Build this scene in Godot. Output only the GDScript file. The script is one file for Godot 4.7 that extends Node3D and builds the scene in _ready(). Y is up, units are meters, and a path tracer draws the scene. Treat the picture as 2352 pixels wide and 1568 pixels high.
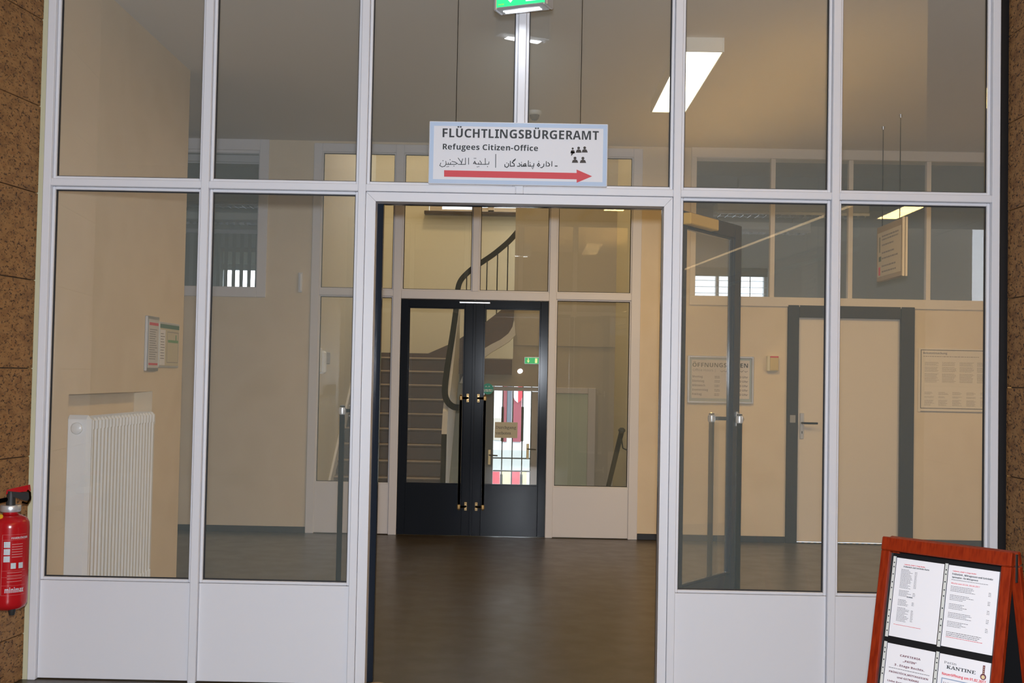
extends Node3D
# A hall with a white glazed partition; behind it an inner lobby, a second partition with dark doors, a stairwell and two offices.
# x runs right, y up, the partition stands in the plane z = 0 and the lobby's far wall in z = ZB. Units are metres.

const ZB := -5.75
const CEIL := 3.96
const CAM := Vector3(0, 1.6, 6.044)

class MB:
	var v := PackedVector3Array()
	var n := PackedVector3Array()
	func tri(a: Vector3, b: Vector3, c: Vector3, na: Vector3, nb: Vector3, nc: Vector3) -> void:
		v.append_array([a, c, b]); n.append_array([na, nc, nb])
	func poly(p: Array, out: Vector3) -> void:
		var nn: Vector3 = (p[1] - p[0]).cross(p[2] - p[0])
		if nn.length() < 1e-14: return
		nn = nn.normalized()
		var q := p.duplicate()
		if nn.dot(out) < 0.0:
			q.reverse(); nn = -nn
		for i in range(1, q.size() - 1):
			tri(q[0], q[i], q[i + 1], nn, nn, nn)
	func box(c: Vector3, s: Vector3, ch := 0.0, xf := Transform3D()) -> MB:
		var h := s * 0.5
		ch = minf(ch, minf(h.x, minf(h.y, h.z)) * 0.9)
		var o := xf * c
		for ax in 3:
			var a1 := (ax + 1) % 3
			var a2 := (ax + 2) % 3
			for sg in [-1.0, 1.0]:
				var pts := []
				for k in [[-1, -1], [1, -1], [1, 1], [-1, 1]]:
					var p := Vector3.ZERO
					p[ax] = sg * h[ax]; p[a1] = k[0] * (h[a1] - ch); p[a2] = k[1] * (h[a2] - ch)
					pts.append(xf * (c + p))
				var d := Vector3.ZERO
				d[ax] = sg
				poly(pts, xf.basis * d)
			if ch > 0.0:
				for s1 in [-1.0, 1.0]:
					for s2 in [-1.0, 1.0]:
						var pts2 := []
						for k in [[-1, 0], [1, 0], [1, 1], [-1, 1]]:
							var p := Vector3.ZERO
							p[ax] = k[0] * (h[ax] - ch)
							p[a1] = s1 * (h[a1] - (0.0 if k[1] == 0 else ch)); p[a2] = s2 * (h[a2] - (ch if k[1] == 0 else 0.0))
							pts2.append(xf * (c + p))
						var d := Vector3.ZERO
						d[a1] = s1; d[a2] = s2
						poly(pts2, xf.basis * d)
		if ch > 0.0:
			for sx in [-1.0, 1.0]:
				for sy in [-1.0, 1.0]:
					for sz in [-1.0, 1.0]:
						var g := Vector3(sx, sy, sz)
						var e := h - Vector3(ch, ch, ch)
						poly([xf * (c + g * Vector3(h.x, e.y, e.z)), xf * (c + g * Vector3(e.x, h.y, e.z)), xf * (c + g * Vector3(e.x, e.y, h.z))], xf.basis * g)
		return self
	func span(x0: float, x1: float, y0: float, y1: float, z0: float, z1: float, ch := 0.0) -> MB:
		return box(Vector3(x0 + x1, y0 + y1, z0 + z1) * 0.5, Vector3(absf(x1 - x0), absf(y1 - y0), absf(z1 - z0)), ch)
	func frame(x0: float, x1: float, y0: float, y1: float, w: float, z0: float, z1: float, ch := 0.0) -> MB:
		span(x0, x0 + w, y0, y1, z0, z1, ch); span(x1 - w, x1, y0, y1, z0, z1, ch)
		span(x0 + w, x1 - w, y0, y0 + w, z0, z1, ch); span(x0 + w, x1 - w, y1 - w, y1, z0, z1, ch)
		return self
	func prism(p2: Array, z0: float, z1: float, xf := Transform3D()) -> MB:
		var p := PackedVector2Array(p2)
		if Geometry2D.is_polygon_clockwise(p): p.reverse()
		var idx := Geometry2D.triangulate_polygon(p)
		for z in [z0, z1]:
			var out := xf.basis * Vector3(0, 0, 1 if z == maxf(z0, z1) else -1)
			for i in range(0, idx.size(), 3):
				poly([xf * Vector3(p[idx[i]].x, p[idx[i]].y, z), xf * Vector3(p[idx[i + 1]].x, p[idx[i + 1]].y, z), xf * Vector3(p[idx[i + 2]].x, p[idx[i + 2]].y, z)], out)
		for i in p.size():
			var a := p[i]
			var b := p[(i + 1) % p.size()]
			var e := b - a
			poly([xf * Vector3(a.x, a.y, z0), xf * Vector3(b.x, b.y, z0), xf * Vector3(b.x, b.y, z1), xf * Vector3(a.x, a.y, z1)], xf.basis * Vector3(e.y, -e.x, 0))
		return self
	func tube(path: Array, r: float, seg := 12, flat := 1.0) -> MB:
		var rings := []
		var nors := []
		var up := Vector3.UP
		for i in path.size():
			var t: Vector3 = (path[mini(i + 1, path.size() - 1)] - path[maxi(i - 1, 0)]).normalized()
			if i == 0 and absf(t.dot(up)) > 0.9: up = Vector3(0, 0, 1)
			var s := t.cross(up).normalized()
			up = s.cross(t).normalized()
			var ring := []
			var nr := []
			for k in seg:
				var a := TAU * k / seg
				var d := s * cos(a) + up * sin(a) * flat
				ring.append(path[i] + d * r); nr.append((s * cos(a) + up * sin(a)).normalized())
			rings.append(ring); nors.append(nr)
		for i in path.size() - 1:
			for k in seg:
				var m := (k + 1) % seg
				var a: Vector3 = rings[i][k]; var b: Vector3 = rings[i][m]; var c: Vector3 = rings[i + 1][m]; var d: Vector3 = rings[i + 1][k]
				tri(a, b, c, nors[i][k], nors[i][m], nors[i + 1][m]); tri(a, c, d, nors[i][k], nors[i + 1][m], nors[i + 1][k])
		poly(rings[0], path[0] - path[1]); poly(rings[-1], path[-1] - path[-2])
		return self
	func lathe(prof: Array, seg := 32, xf := Transform3D()) -> MB:   # prof: Vector2(radius, height), from the bottom up
		for i in prof.size() - 1:
			var a: Vector2 = prof[i]
			var b: Vector2 = prof[i + 1]
			var e := b - a
			if e.length() < 1e-7: continue
			var na := Vector2(e.y, -e.x).normalized()
			var nlo := na
			var nhi := na
			if i > 0:
				var e0: Vector2 = a - prof[i - 1]
				var n0 := Vector2(e0.y, -e0.x).normalized()
				if n0.dot(na) > 0.6: nlo = (n0 + na).normalized()
			if i < prof.size() - 2:
				var e1: Vector2 = prof[i + 2] - b
				var n1 := Vector2(e1.y, -e1.x).normalized()
				if n1.dot(na) > 0.6: nhi = (n1 + na).normalized()
			for k in seg:
				var t0 := TAU * k / seg
				var t1 := TAU * (k + 1) / seg
				var f := func(q: Vector2, t: float) -> Vector3: return Vector3(q.x * cos(t), q.y, -q.x * sin(t))
				var A: Vector3 = xf * f.call(a, t0); var B: Vector3 = xf * f.call(a, t1); var C: Vector3 = xf * f.call(b, t1); var D: Vector3 = xf * f.call(b, t0)
				var nA: Vector3 = xf.basis * f.call(nlo, t0); var nB: Vector3 = xf.basis * f.call(nlo, t1); var nC: Vector3 = xf.basis * f.call(nhi, t1); var nD: Vector3 = xf.basis * f.call(nhi, t0)
				if a.x > 1e-6: tri(A, B, C, nA, nB, nC)
				if b.x > 1e-6: tri(A, C, D, nA, nC, nD)
		return self
	func mesh() -> ArrayMesh:
		var arr := []
		arr.resize(Mesh.ARRAY_MAX)
		arr[Mesh.ARRAY_VERTEX] = v; arr[Mesh.ARRAY_NORMAL] = n
		var m := ArrayMesh.new()
		m.add_surface_from_arrays(Mesh.PRIMITIVE_TRIANGLES, arr)
		return m

var M := {}
var used := {}
var fonts := {}

func numbered(called: String) -> String:
	var k: int = used.get(called, 0)
	used[called] = k + 1
	return called if k == 0 else "%s_%03d" % [called, k]

func lin(r: float, g: float, b: float, a := 1.0) -> Color:
	var c := Color(r, g, b).linear_to_srgb()
	c.a = a
	return c

func mat(r: float, g: float, b: float, rough := 0.6, metal := 0.0) -> StandardMaterial3D:
	var m := StandardMaterial3D.new()
	m.albedo_color = lin(r, g, b); m.roughness = rough; m.metallic = metal
	return m

func glow(r: float, g: float, b: float, e: float) -> StandardMaterial3D:
	var m := mat(0.8 * r, 0.8 * g, 0.8 * b, 0.5)
	m.emission_enabled = true; m.emission = lin(r, g, b); m.emission_energy_multiplier = e
	return m

func noise_tex(freq: float, cols: Array, offs: Array, seed_ := 1, oct := 4, size := 512, kind := FastNoiseLite.TYPE_SIMPLEX_SMOOTH) -> NoiseTexture2D:
	var f := FastNoiseLite.new()
	f.noise_type = kind; f.frequency = freq; f.fractal_octaves = oct; f.seed = seed_
	var t := NoiseTexture2D.new()
	t.width = size; t.height = size; t.seamless = true; t.noise = f
	var g := Gradient.new()
	g.offsets = PackedFloat32Array(offs); g.colors = PackedColorArray(cols)
	t.color_ramp = g
	return t

func bump_tex(freq: float, seed_ := 1, oct := 4, size := 512) -> NoiseTexture2D:
	var f := FastNoiseLite.new()
	f.frequency = freq; f.fractal_octaves = oct; f.seed = seed_
	var t := NoiseTexture2D.new()
	t.width = size; t.height = size; t.seamless = true; t.noise = f
	return t

func textured(m: StandardMaterial3D, t: Texture2D, scale: Vector3, world := true) -> StandardMaterial3D:
	m.albedo_texture = t; m.uv1_triplanar = true; m.uv1_world_triplanar = world; m.uv1_scale = scale
	return m

func part(called: String, mb, m: Material, parent: Node) -> MeshInstance3D:
	var o := MeshInstance3D.new()
	o.name = called
	o.mesh = mb.mesh() if mb is MB else mb
	o.material_override = m
	parent.add_child(o, true)
	if called.ends_with("_print"): o.set_meta("kind", "stuff")
	return o

func tag(o: Node, label: String, category: String, group := "", kind := "") -> void:
	o.set_meta("label", label); o.set_meta("category", category)
	if group: o.set_meta("group", group)
	if kind: o.set_meta("kind", kind)

func thing(called: String, label: String, category: String, at := Vector3.ZERO, turn := 0.0, group := "", kind := "") -> Node3D:
	var o := Node3D.new()
	o.name = numbered(called)
	add_child(o)
	o.position = at; o.rotation.y = turn
	tag(o, label, category, group, kind)
	return o

func solo(called: String, mb, m: Material, label: String, category: String, at := Vector3.ZERO, turn := 0.0, group := "", kind := "") -> MeshInstance3D:
	var o := part(numbered(called), mb, m, self)
	o.position = at; o.rotation.y = turn
	tag(o, label, category, group, kind)
	return o

func font(serif: bool, bold: bool) -> SystemFont:
	var k := "%s%s" % [serif, bold]
	if not fonts.has(k):
		var f := SystemFont.new()
		f.font_names = PackedStringArray(["Droid Serif" if serif else "Droid Sans"])
		f.font_weight = 700 if bold else 400
		fonts[k] = f
	return fonts[k]

func text_mesh(s: String, bold: bool, serif: bool, fine := 1.0) -> TextMesh:
	var t := TextMesh.new()
	t.text = s; t.font = font(serif, bold); t.font_size = 48; t.pixel_size = 0.01; t.depth = 0.002; t.curve_step = 2.0 / fine
	return t

# one line of lettering: its lower left corner at (x, y), capitals h high, fitted to width w when w > 0, on the plane z of its parent
func words(parent: Node, s: String, x: float, y: float, h: float, w: float, z: float, m: Material, bold := true, serif := false, called := "lettering", centre := false) -> MeshInstance3D:
	var t := text_mesh(s, bold, serif)
	var ref := text_mesh("H", bold, serif).get_aabb()
	var a := t.get_aabb()
	var ky := h / ref.size.y
	var kx := w / a.size.x if w > 0.0 else ky
	var o := part(called, t, m, parent)
	o.scale = Vector3(kx, ky, 0.4)
	o.position = Vector3(x - (a.position.x + (a.size.x * 0.5 if centre else 0.0)) * kx, y - ref.position.y * ky, z)
	return o

# rows of word-like dashes: print too small to read
func small_print(mb: MB, rng: RandomNumberGenerator, x: float, y: float, w: float, rows: int, pitch: float, h: float, z: float, ragged := 0.35) -> void:
	for r in rows:
		var at := x
		var stop := x + w * (1.0 - ragged * rng.randf())
		while at < stop:
			var l := minf(h * rng.randf_range(1.4, 4.5), stop - at)
			mb.span(at, at + l, y - r * pitch - h * 0.5, y - r * pitch + h * 0.5, z - 0.0003, z + 0.0003)
			at += l + h * 0.8

func stroke(mb: MB, pts: Array, w: float, z: float) -> void:
	for i in pts.size() - 1:
		var a: Vector2 = pts[i]
		var b: Vector2 = pts[i + 1]
		var d := (b - a).normalized() * w * 0.5
		var s := Vector2(-d.y, d.x)
		mb.prism([a - d + s, a - d - s, b + d - s, b + d + s], z - 0.0005, z + 0.0005)

func disc2(c: Vector2, r: float, k := 16, a0 := 0.0, a1 := TAU) -> Array:
	var p := []
	for i in k:
		var a := a0 + (a1 - a0) * i / (k if a1 - a0 > 6.2 else k - 1)
		p.append(c + Vector2(cos(a), sin(a)) * r)
	return p

func area(called: String, at: Vector3, size: Vector2, c: Color, e: float, parent: Node, rot := Vector3(-PI / 2, 0, 0)) -> void:
	var l := AreaLight3D.new()
	l.name = called
	l.area_size = size; l.light_color = c; l.light_energy = e; l.shadow_enabled = true
	l.area_range = 40.0; l.area_attenuation = 2.0; l.area_normalize_energy = true
	parent.add_child(l, true)
	l.position = at; l.rotation = rot

func _ready() -> void:
	view_and_light()
	materials()
	shell()
	front_partition()
	back_partition()
	stairwell()
	offices()
	outside()
	lobby_things()
	hall_things()
	menu_board()

func view_and_light() -> void:
	var cam := Camera3D.new()
	cam.name = "camera"
	add_child(cam)
	cam.position = CAM
	cam.rotation = Vector3(deg_to_rad(1.7574), deg_to_rad(0.4290), deg_to_rad(1.1187))
	cam.fov = 32.5105; cam.near = 0.05; cam.far = 200.0
	cam.current = true
	var env := Environment.new()
	env.background_mode = Environment.BG_SKY
	var sky := Sky.new()
	var sm := ProceduralSkyMaterial.new()
	sm.sky_top_color = Color(0.86, 0.92, 1.0); sm.sky_horizon_color = Color(0.97, 0.98, 1.0)
	sm.ground_bottom_color = Color(0.4, 0.4, 0.4); sm.ground_horizon_color = Color(0.8, 0.8, 0.8)
	sm.sky_energy_multiplier = 2.3; sm.ground_energy_multiplier = 1.0; sm.sun_angle_max = 0.0
	sky.sky_material = sm
	env.sky = sky
	env.tonemap_mode = Environment.TONE_MAPPER_LINEAR
	env.tonemap_exposure = 1.0
	env.sdfgi_enabled = true; env.ssao_enabled = true; env.ssil_enabled = true
	var we := WorldEnvironment.new()
	we.name = "world"; we.environment = env
	add_child(we)
	# the camera's own flash, just above its lens
	var fl := SpotLight3D.new()
	fl.name = "flash"
	add_child(fl)
	fl.position = CAM + Vector3(0.0, 0.13, 0.0)
	fl.rotation = Vector3(deg_to_rad(1.5), 0, 0)
	fl.spot_angle = 44.0; fl.spot_angle_attenuation = 0.6; fl.spot_range = 60.0; fl.spot_attenuation = 2.0
	fl.light_color = lin(0.85, 0.91, 1.0); fl.light_energy = 27.0; fl.light_size = 0.04; fl.shadow_enabled = true

func materials() -> void:
	M.white = mat(0.72, 0.72, 0.755, 0.38)
	M.white2 = mat(0.74, 0.72, 0.74, 0.45)
	M.gasket = mat(0.012, 0.012, 0.014, 0.6)
	M.cream = textured(mat(1, 1, 1, 0.55), noise_tex(0.006, [Color(0.86, 0.79, 0.68), Color(0.88, 0.815, 0.71), Color(0.855, 0.785, 0.67)], [0.0, 0.55, 1.0], 3), Vector3(0.35, 0.35, 0.35))
	M.plaster = mat(0.66, 0.62, 0.56, 0.8)
	M.ceil = mat(0.72, 0.69, 0.66, 0.85)
	M.stairpaint = mat(0.72, 0.63, 0.42, 0.6)
	M.beige = mat(0.5, 0.44, 0.35, 0.6)
	M.dark = mat(0.016, 0.021, 0.031, 0.14)
	M.dark.metallic_specular = 0.25
	M.black = mat(0.008, 0.008, 0.009, 0.4)
	M.door = mat(0.74, 0.66, 0.56, 0.45)
	M.chrome = mat(0.72, 0.71, 0.69, 0.34, 0.55)
	M.brass = mat(0.62, 0.44, 0.2, 0.34, 0.55)
	M.steel = mat(0.55, 0.56, 0.58, 0.35, 1.0)
	M.alu = mat(0.72, 0.74, 0.77, 0.35, 0.7)
	M.red = mat(0.42, 0.008, 0.012, 0.2)
	M.paper = mat(0.78, 0.76, 0.78, 0.6)
	M.ink = mat(0.03, 0.035, 0.04, 0.6)
	M.grey = mat(0.3, 0.3, 0.3, 0.6)
	M.inkgrey = mat(0.2, 0.19, 0.2, 0.7)
	M.arrow = mat(0.62, 0.05, 0.065, 0.55)
	M.blue = mat(0.46, 0.57, 0.74, 0.55)
	M.maroon = mat(0.16, 0.05, 0.07, 0.7)
	M.radiator = mat(0.82, 0.84, 0.86, 0.3)
	M.rubber = mat(0.02, 0.02, 0.02, 0.55)
	M.yellow = mat(0.75, 0.42, 0.02, 0.4)
	M.blank = mat(0.7, 0.7, 0.68, 0.5)
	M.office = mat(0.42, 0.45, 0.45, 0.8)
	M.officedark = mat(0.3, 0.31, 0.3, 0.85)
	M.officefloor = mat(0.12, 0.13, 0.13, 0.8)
	M.hall = mat(0.3, 0.22, 0.14, 0.7)
	M.gold = mat(0.62, 0.36, 0.07, 0.45)
	M.stone = textured(mat(0.8, 0.72, 0.62, 0.7), noise_tex(0.008, [Color(0.50, 0.36, 0.22), Color(0.60, 0.45, 0.28), Color(0.66, 0.51, 0.33), Color(0.57, 0.40, 0.23)], [0.0, 0.4, 0.62, 1.0], 11, 5, 1024), Vector3(0.9, 1.5, 0.9))
	M.stone.heightmap_enabled = true
	M.stone.heightmap_texture = noise_tex(0.03, [Color(0, 0, 0), Color(0.9, 0.9, 0.9), Color(1, 1, 1)], [0.22, 0.36, 1.0], 5, 3, 512)
	M.stone.heightmap_scale = 0.5
	M.stone.detail_enabled = true
	M.stone.detail_blend_mode = BaseMaterial3D.BLEND_MODE_MUL
	M.stone.detail_albedo = noise_tex(0.035, [Color(0.35, 0.28, 0.22), Color(1, 1, 1), Color(1, 1, 1)], [0.22, 0.34, 1.0], 8, 4, 1024)
	M.joint = mat(0.05, 0.035, 0.02, 0.9)
	M.lino = textured(mat(0.42, 0.42, 0.38, 0.34), noise_tex(0.03, [Color(0.400, 0.352, 0.285), Color(0.418, 0.368, 0.298)], [0.1, 0.9], 21, 3, 1024), Vector3(0.7, 0.7, 0.7))
	M.lino.roughness_texture = noise_tex(0.01, [Color(0.85, 0.85, 0.85), Color(1, 1, 1)], [0.2, 0.8], 4, 4, 512)
	M.lino.metallic_specular = 0.5
	M.mahogany = textured(mat(1, 1, 1, 0.3), noise_tex(0.02, [Color(0.42, 0.10, 0.035), Color(0.52, 0.16, 0.055), Color(0.58, 0.19, 0.07)], [0.0, 0.5, 1.0], 31, 4, 512), Vector3(6, 1.0, 6), false)
	M.stairwood = textured(mat(1, 1, 1, 0.45), noise_tex(0.03, [Color(0.27, 0.18, 0.11), Color(0.34, 0.23, 0.15)], [0.2, 0.8], 41, 4, 512), Vector3(0.6, 3, 3))
	M.nosing = mat(0.42, 0.31, 0.2, 0.4)
	M.glass = StandardMaterial3D.new()
	M.glass.transparency = BaseMaterial3D.TRANSPARENCY_ALPHA
	M.glass.albedo_color = Color(0.9, 0.95, 0.92, 0.05); M.glass.roughness = 0.0; M.glass.metallic_specular = 0.5
	M.lampface = glow(1.0, 0.95, 0.78, 2.6)
	M.lampwhite = mat(0.7, 0.71, 0.66, 0.5)

func wall(called: String, mb: MB, m: Material, label: String) -> Node3D:
	return solo(called, mb, m, label, "wall", Vector3.ZERO, 0.0, "", "structure")

func shell() -> void:
	solo("floor", MB.new().span(-6.5, 7.2, -0.2, 0.0, ZB, 12.0).span(-2.13, 1.3, -0.2, 0.0, -6.7, ZB), M.lino, "dark olive brown satin linoleum floor running through the doorway into the lobby", "floor", Vector3.ZERO, 0.0, "", "structure")
	solo("ceiling", MB.new().span(-6.5, 7.2, CEIL, CEIL + 0.2, ZB, 0.0), M.ceil, "plain light grey plaster ceiling of the lobby behind the glass", "ceiling", Vector3.ZERO, 0.0, "", "structure")
	# the lobby's left wall with the radiator niche
	var lw := MB.new()
	lw.span(-3.0, -2.64, 1.45, CEIL, -3.08, -0.05).span(-3.0, -2.64, 0, 1.45, -0.8, -0.05).span(-3.0, -2.64, 0, 1.45, -3.08, -2.36).span(-3.0, -2.77, 0, 1.45, -2.36, -0.8)
	lw.span(-6.5, -3.0, 0, CEIL, -3.08, -2.88)
	wall("wall_left", lw, M.cream, "cream painted lobby wall holding the white radiator in its niche")
	wall("wall_alcove", MB.new().span(-6.5, -6.3, 0, CEIL, ZB, -3.08), M.cream, "cream end wall of the alcove left of the lobby")
	wall("wall_right", MB.new().span(7.0, 7.2, 0, CEIL, ZB, 0.0), M.cream, "cream end wall of the lobby past the flush door")
	var bw := MB.new()
	var zb := ZB - 0.2
	bw.span(-6.5, -4.4, 0, CEIL, zb, ZB).span(-4.4, -2.66, 0, 2.43, zb, ZB).span(-4.4, -2.66, 3.86, CEIL, zb, ZB)
	bw.span(-2.66, -2.13, 0, CEIL, zb, ZB).span(-2.13, 1.2, 3.935, CEIL, zb, ZB).span(1.2, 1.72, 0, CEIL, zb, ZB)
	bw.span(1.72, 2.71, 0, 2.44, zb, ZB).span(2.71, 3.94, 2.365, 2.44, zb, ZB).span(3.94, 6.3, 0, 2.44, zb, ZB).span(1.72, 6.3, 3.86, CEIL, zb, ZB).span(6.3, 7.2, 0, CEIL, zb, ZB)
	wall("wall_back", bw, M.cream, "cream far wall of the lobby around the second partition and the interior windows")
	for s in [[-6.3, -2.13, "black baseboard along the far wall left of the second partition"], [1.2, 2.68, "black baseboard along the far wall under the opening hours sign"], [3.97, 6.9, "black baseboard along the far wall right of the flush door"]]:
		solo("baseboard_back", MB.new().span(s[0], s[1], 0, 0.062, ZB, ZB + 0.012, 0.003), M.black, s[2], "baseboard", Vector3.ZERO, 0.0, "", "structure")
	# the hall around the viewer: stone reveals, walls, ceiling
	var joints := [0.0, 0.235, 0.69, 1.145, 1.598, 2.055, 2.51, 2.965, 3.42, 3.875, 4.33, 4.8]
	var rng := RandomNumberGenerator.new()
	rng.seed = 5
	for side in [-1, 1]:
		var w := thing("wall_stone", "brown travertine reveal %s" % ["behind the fire extinguisher" if side < 0 else "beside the wooden menu stand"], "wall", Vector3(-2.53 if side < 0 else 2.508, 0, 0.0), deg_to_rad(-7.4) if side < 0 else 0.0, "", "structure")
		part("core", MB.new().box(Vector3(side * 0.4, 2.4, 0.55), Vector3(0.76, 4.8, 1.1)), M.joint, w)
		for i in joints.size() - 1:
			var y0: float = joints[i] + 0.0025
			var y1: float = joints[i + 1] - 0.0025
			part("stone_block", MB.new().box(Vector3(side * 0.2, (y0 + y1) * 0.5, 0.555), Vector3(0.4 + rng.randf_range(-0.002, 0.002), y1 - y0, 1.13), 0.002), M.stone, w)
	wall("wall_hall", MB.new().span(-7.0, -3.3, 0, 4.8, 0.6, 0.8).span(3.3, 7.0, 0, 4.8, 0.6, 0.8).span(-7.0, -6.8, 0, 4.8, 0.8, 12).span(6.8, 7.0, 0, 4.8, 0.8, 12).span(-7, 7, 0, 4.8, 12, 12.2).span(-3.3, 3.3, CEIL, 4.8, -0.2, 0.0), M.hall, "brown walls of the entrance hall around the viewer")
	solo("ceiling", MB.new().span(-7.0, 7.0, 4.8, 5.0, -0.2, 12.2), M.plaster, "plaster ceiling of the entrance hall above the viewer", "ceiling", Vector3.ZERO, 0.0, "", "structure")
	solo("trim_1", MB.new().span(-2.535, -2.502, 0, CEIL, -0.05, -0.012), mat(0.55, 0.53, 0.36, 0.8), "chipped cream filler strip between left stone reveal and white partition", "trim", Vector3.ZERO, 0.0, "", "structure")
	solo("trim_2", MB.new().span(2.465, 2.52, 0, CEIL, -0.06, -0.03), M.black, "dark joint between white partition and right stone reveal", "trim", Vector3.ZERO, 0.0, "", "structure")

func pane(x0: float, x1: float, y0: float, y1: float, z: float, parent: Node) -> void:
	part("pane", MB.new().span(x0, x1, y0, y1, z - 0.003, z + 0.003), M.glass, parent)

func front_partition() -> void:
	var p := thing("glazed_partition", "white painted glazed partition with ten panes around the open doorway, nearest the viewer", "partition")
	var xs := [-2.482, -1.658, -0.84, -0.022, 0.796, 1.617, 2.444]
	var hw := 0.02
	for i in 7:
		var y0 := 2.552 if i == 3 else 0.0
		var b := MB.new().span(xs[i] - hw, xs[i] + hw, y0, CEIL, -0.075, 0.0, 0.003)
		part("post", b, M.white, p)
	for i in 6:
		part("transom", MB.new().span(xs[i] + hw, xs[i + 1] - hw, 2.552, 2.59, -0.075, -0.0008, 0.003), M.white, p)
		part("head_rail", MB.new().span(xs[i] + hw, xs[i + 1] - hw, 3.9, CEIL, -0.075, -0.0008, 0.003), M.white, p)
	var bays := []
	for i in 6: bays.append([xs[i] + hw, xs[i + 1] - hw, 2.59, 3.9])
	for i in [0, 1, 4, 5]: bays.append([xs[i] + hw, xs[i + 1] - hw, 0.508, 2.552])
	for b in bays:
		part("glazing_bead", MB.new().frame(b[0] + 0.001, b[1] - 0.001, b[2] + 0.001, b[3] - 0.001, 0.015, -0.046, -0.028, 0.003), M.white, p)
		part("gasket", MB.new().frame(b[0] + 0.015, b[1] - 0.015, b[2] + 0.015, b[3] - 0.015, 0.006, -0.058, -0.047), M.gasket, p)
		pane(b[0] + 0.01, b[1] - 0.01, b[2] + 0.01, b[3] - 0.01, -0.06, p)
	for i in [0, 1, 4, 5]:
		part("lower_panel", MB.new().span(xs[i] + hw + 0.0015, xs[i + 1] - hw - 0.0015, 0.006, 0.507, -0.07, -0.026, 0.002), M.white, p)
	# mitred lining of the doorway
	var xl := -0.818
	var xr := 0.774
	var yt := 2.549
	var g := 0.0006
	part("door_lining", MB.new().prism([Vector2(xl, 0), Vector2(-0.768, 0), Vector2(-0.768, 2.501 - g), Vector2(xl, yt - g)], -0.10, -0.010), M.white, p)
	part("door_lining", MB.new().prism([Vector2(xr, 0), Vector2(0.73, 0), Vector2(0.73, 2.501 - g), Vector2(xr, yt - g)], -0.10, -0.010), M.white, p)
	part("door_lining", MB.new().prism([Vector2(xl, yt + g), Vector2(-0.768, 2.501 + g), Vector2(0.73, 2.501 + g), Vector2(xr, yt + g)], -0.10, -0.010), M.white, p)
	part("door_stop", MB.new().span(-0.82, -0.737, 0, 2.52, -0.15, -0.101, 0.003), M.dark, p)
	part("door_stop", MB.new().span(0.7325, 0.79, 0, 2.52, -0.15, -0.101, 0.003), M.dark, p)
	part("door_stop", MB.new().span(-0.737, 0.7325, 2.5, 2.552, -0.15, -0.101, 0.003), M.dark, p)
	leaf("door_1", "open dark glazed door leaf standing edge-on behind the left side of the doorway", Vector3(-0.87, 0, -0.165), deg_to_rad(98.0), false)
	var r := leaf("door_2", "open dark glazed door leaf angled behind the second pane from the right", Vector3(0.815, 0, -0.165), deg_to_rad(54.7), true)
	var c := part("door_closer", MB.new().box(Vector3(0.19, 2.462, 0.05), Vector3(0.34, 0.062, 0.05), 0.005), M.gold, r)
	c.set_meta("label", "brass coloured door closer box")

func leaf(called: String, label: String, at: Vector3, turn: float, right: bool) -> Node3D:
	var d := thing(called, label, "door", at, turn, "", "structure")
	var w := 0.775
	part("stile", MB.new().span(0.0, 0.085, 0.01, 2.51, -0.022, 0.022, 0.004), M.dark, d)
	part("stile", MB.new().span(w - 0.09, w, 0.01, 2.51, -0.022, 0.022, 0.004), M.dark, d)
	part("top_rail", MB.new().span(0.085, w - 0.09, 2.43, 2.51, -0.022, 0.022, 0.004), M.dark, d)
	part("kick_panel", MB.new().span(0.085, w - 0.09, 0.01, 0.5, -0.02, 0.02, 0.004), M.dark, d)
	part("glazing_bead", MB.new().frame(0.085, w - 0.09, 0.5, 2.43, 0.014, -0.016, 0.016, 0.004), M.dark, d)
	pane(0.09, w - 0.095, 0.505, 2.425, 0.0, d)
	for s in [-1.0, 1.0]:
		var off := 0.075 if (s > 0) == right else 0.1
		pull(d, Vector3(w - 0.045, 0, 0.022 * s), s, -0.07, off - 0.022, M.chrome, 0.0155)
	return d

# a tall pull handle: rod with ball ends on two bent arms; foot at f on the stile, rod shifted by dx along the leaf and off from its face
func pull(d: Node, f: Vector3, s: float, dx: float, off: float, m: Material, r: float) -> void:
	var h := part("pull_handle", MB.new().tube([Vector3(f.x + dx, 0.275, f.z + s * off), Vector3(f.x + dx, 1.415, f.z + s * off)], r, 16), m, d)
	var b := MB.new()
	for y in [0.3, 1.385]:
		b.lathe([Vector2(0, -0.034), Vector2(r * 0.8, -0.03), Vector2(r * 1.05, -0.02), Vector2(r * 1.35, -0.018), Vector2(r * 1.45, 0.0), Vector2(r * 1.35, 0.018), Vector2(r * 1.05, 0.02), Vector2(r * 0.85, 0.031), Vector2(0, 0.036)], 18, Transform3D(Basis(), Vector3(f.x + dx, y, f.z + s * off)))
	part("handle_knuckle", b, m, h)
	for y in [0.3, 1.385]:
		part("handle_arm", MB.new().tube([Vector3(f.x, y, f.z), Vector3(f.x - 0.002, y, f.z + s * off * 0.5), Vector3(f.x + dx * 0.3, y, f.z + s * off * 0.9), Vector3(f.x + dx, y, f.z + s * off)], 0.011, 10), m, h)
		var pl := MB.new().box(Vector3(f.x, y, f.z + s * 0.004), Vector3(0.026, 0.085, 0.008), 0.003)
		for k in [-0.03, 0.03]:
			pl.lathe([Vector2(0.007, 0), Vector2(0.006, 0.005), Vector2(0, 0.007)], 10, Transform3D(Basis(Vector3(1, 0, 0), PI / 2 * s), Vector3(f.x, y + k, f.z + s * 0.008)))
		part("handle_plate", pl, m, h)

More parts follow.
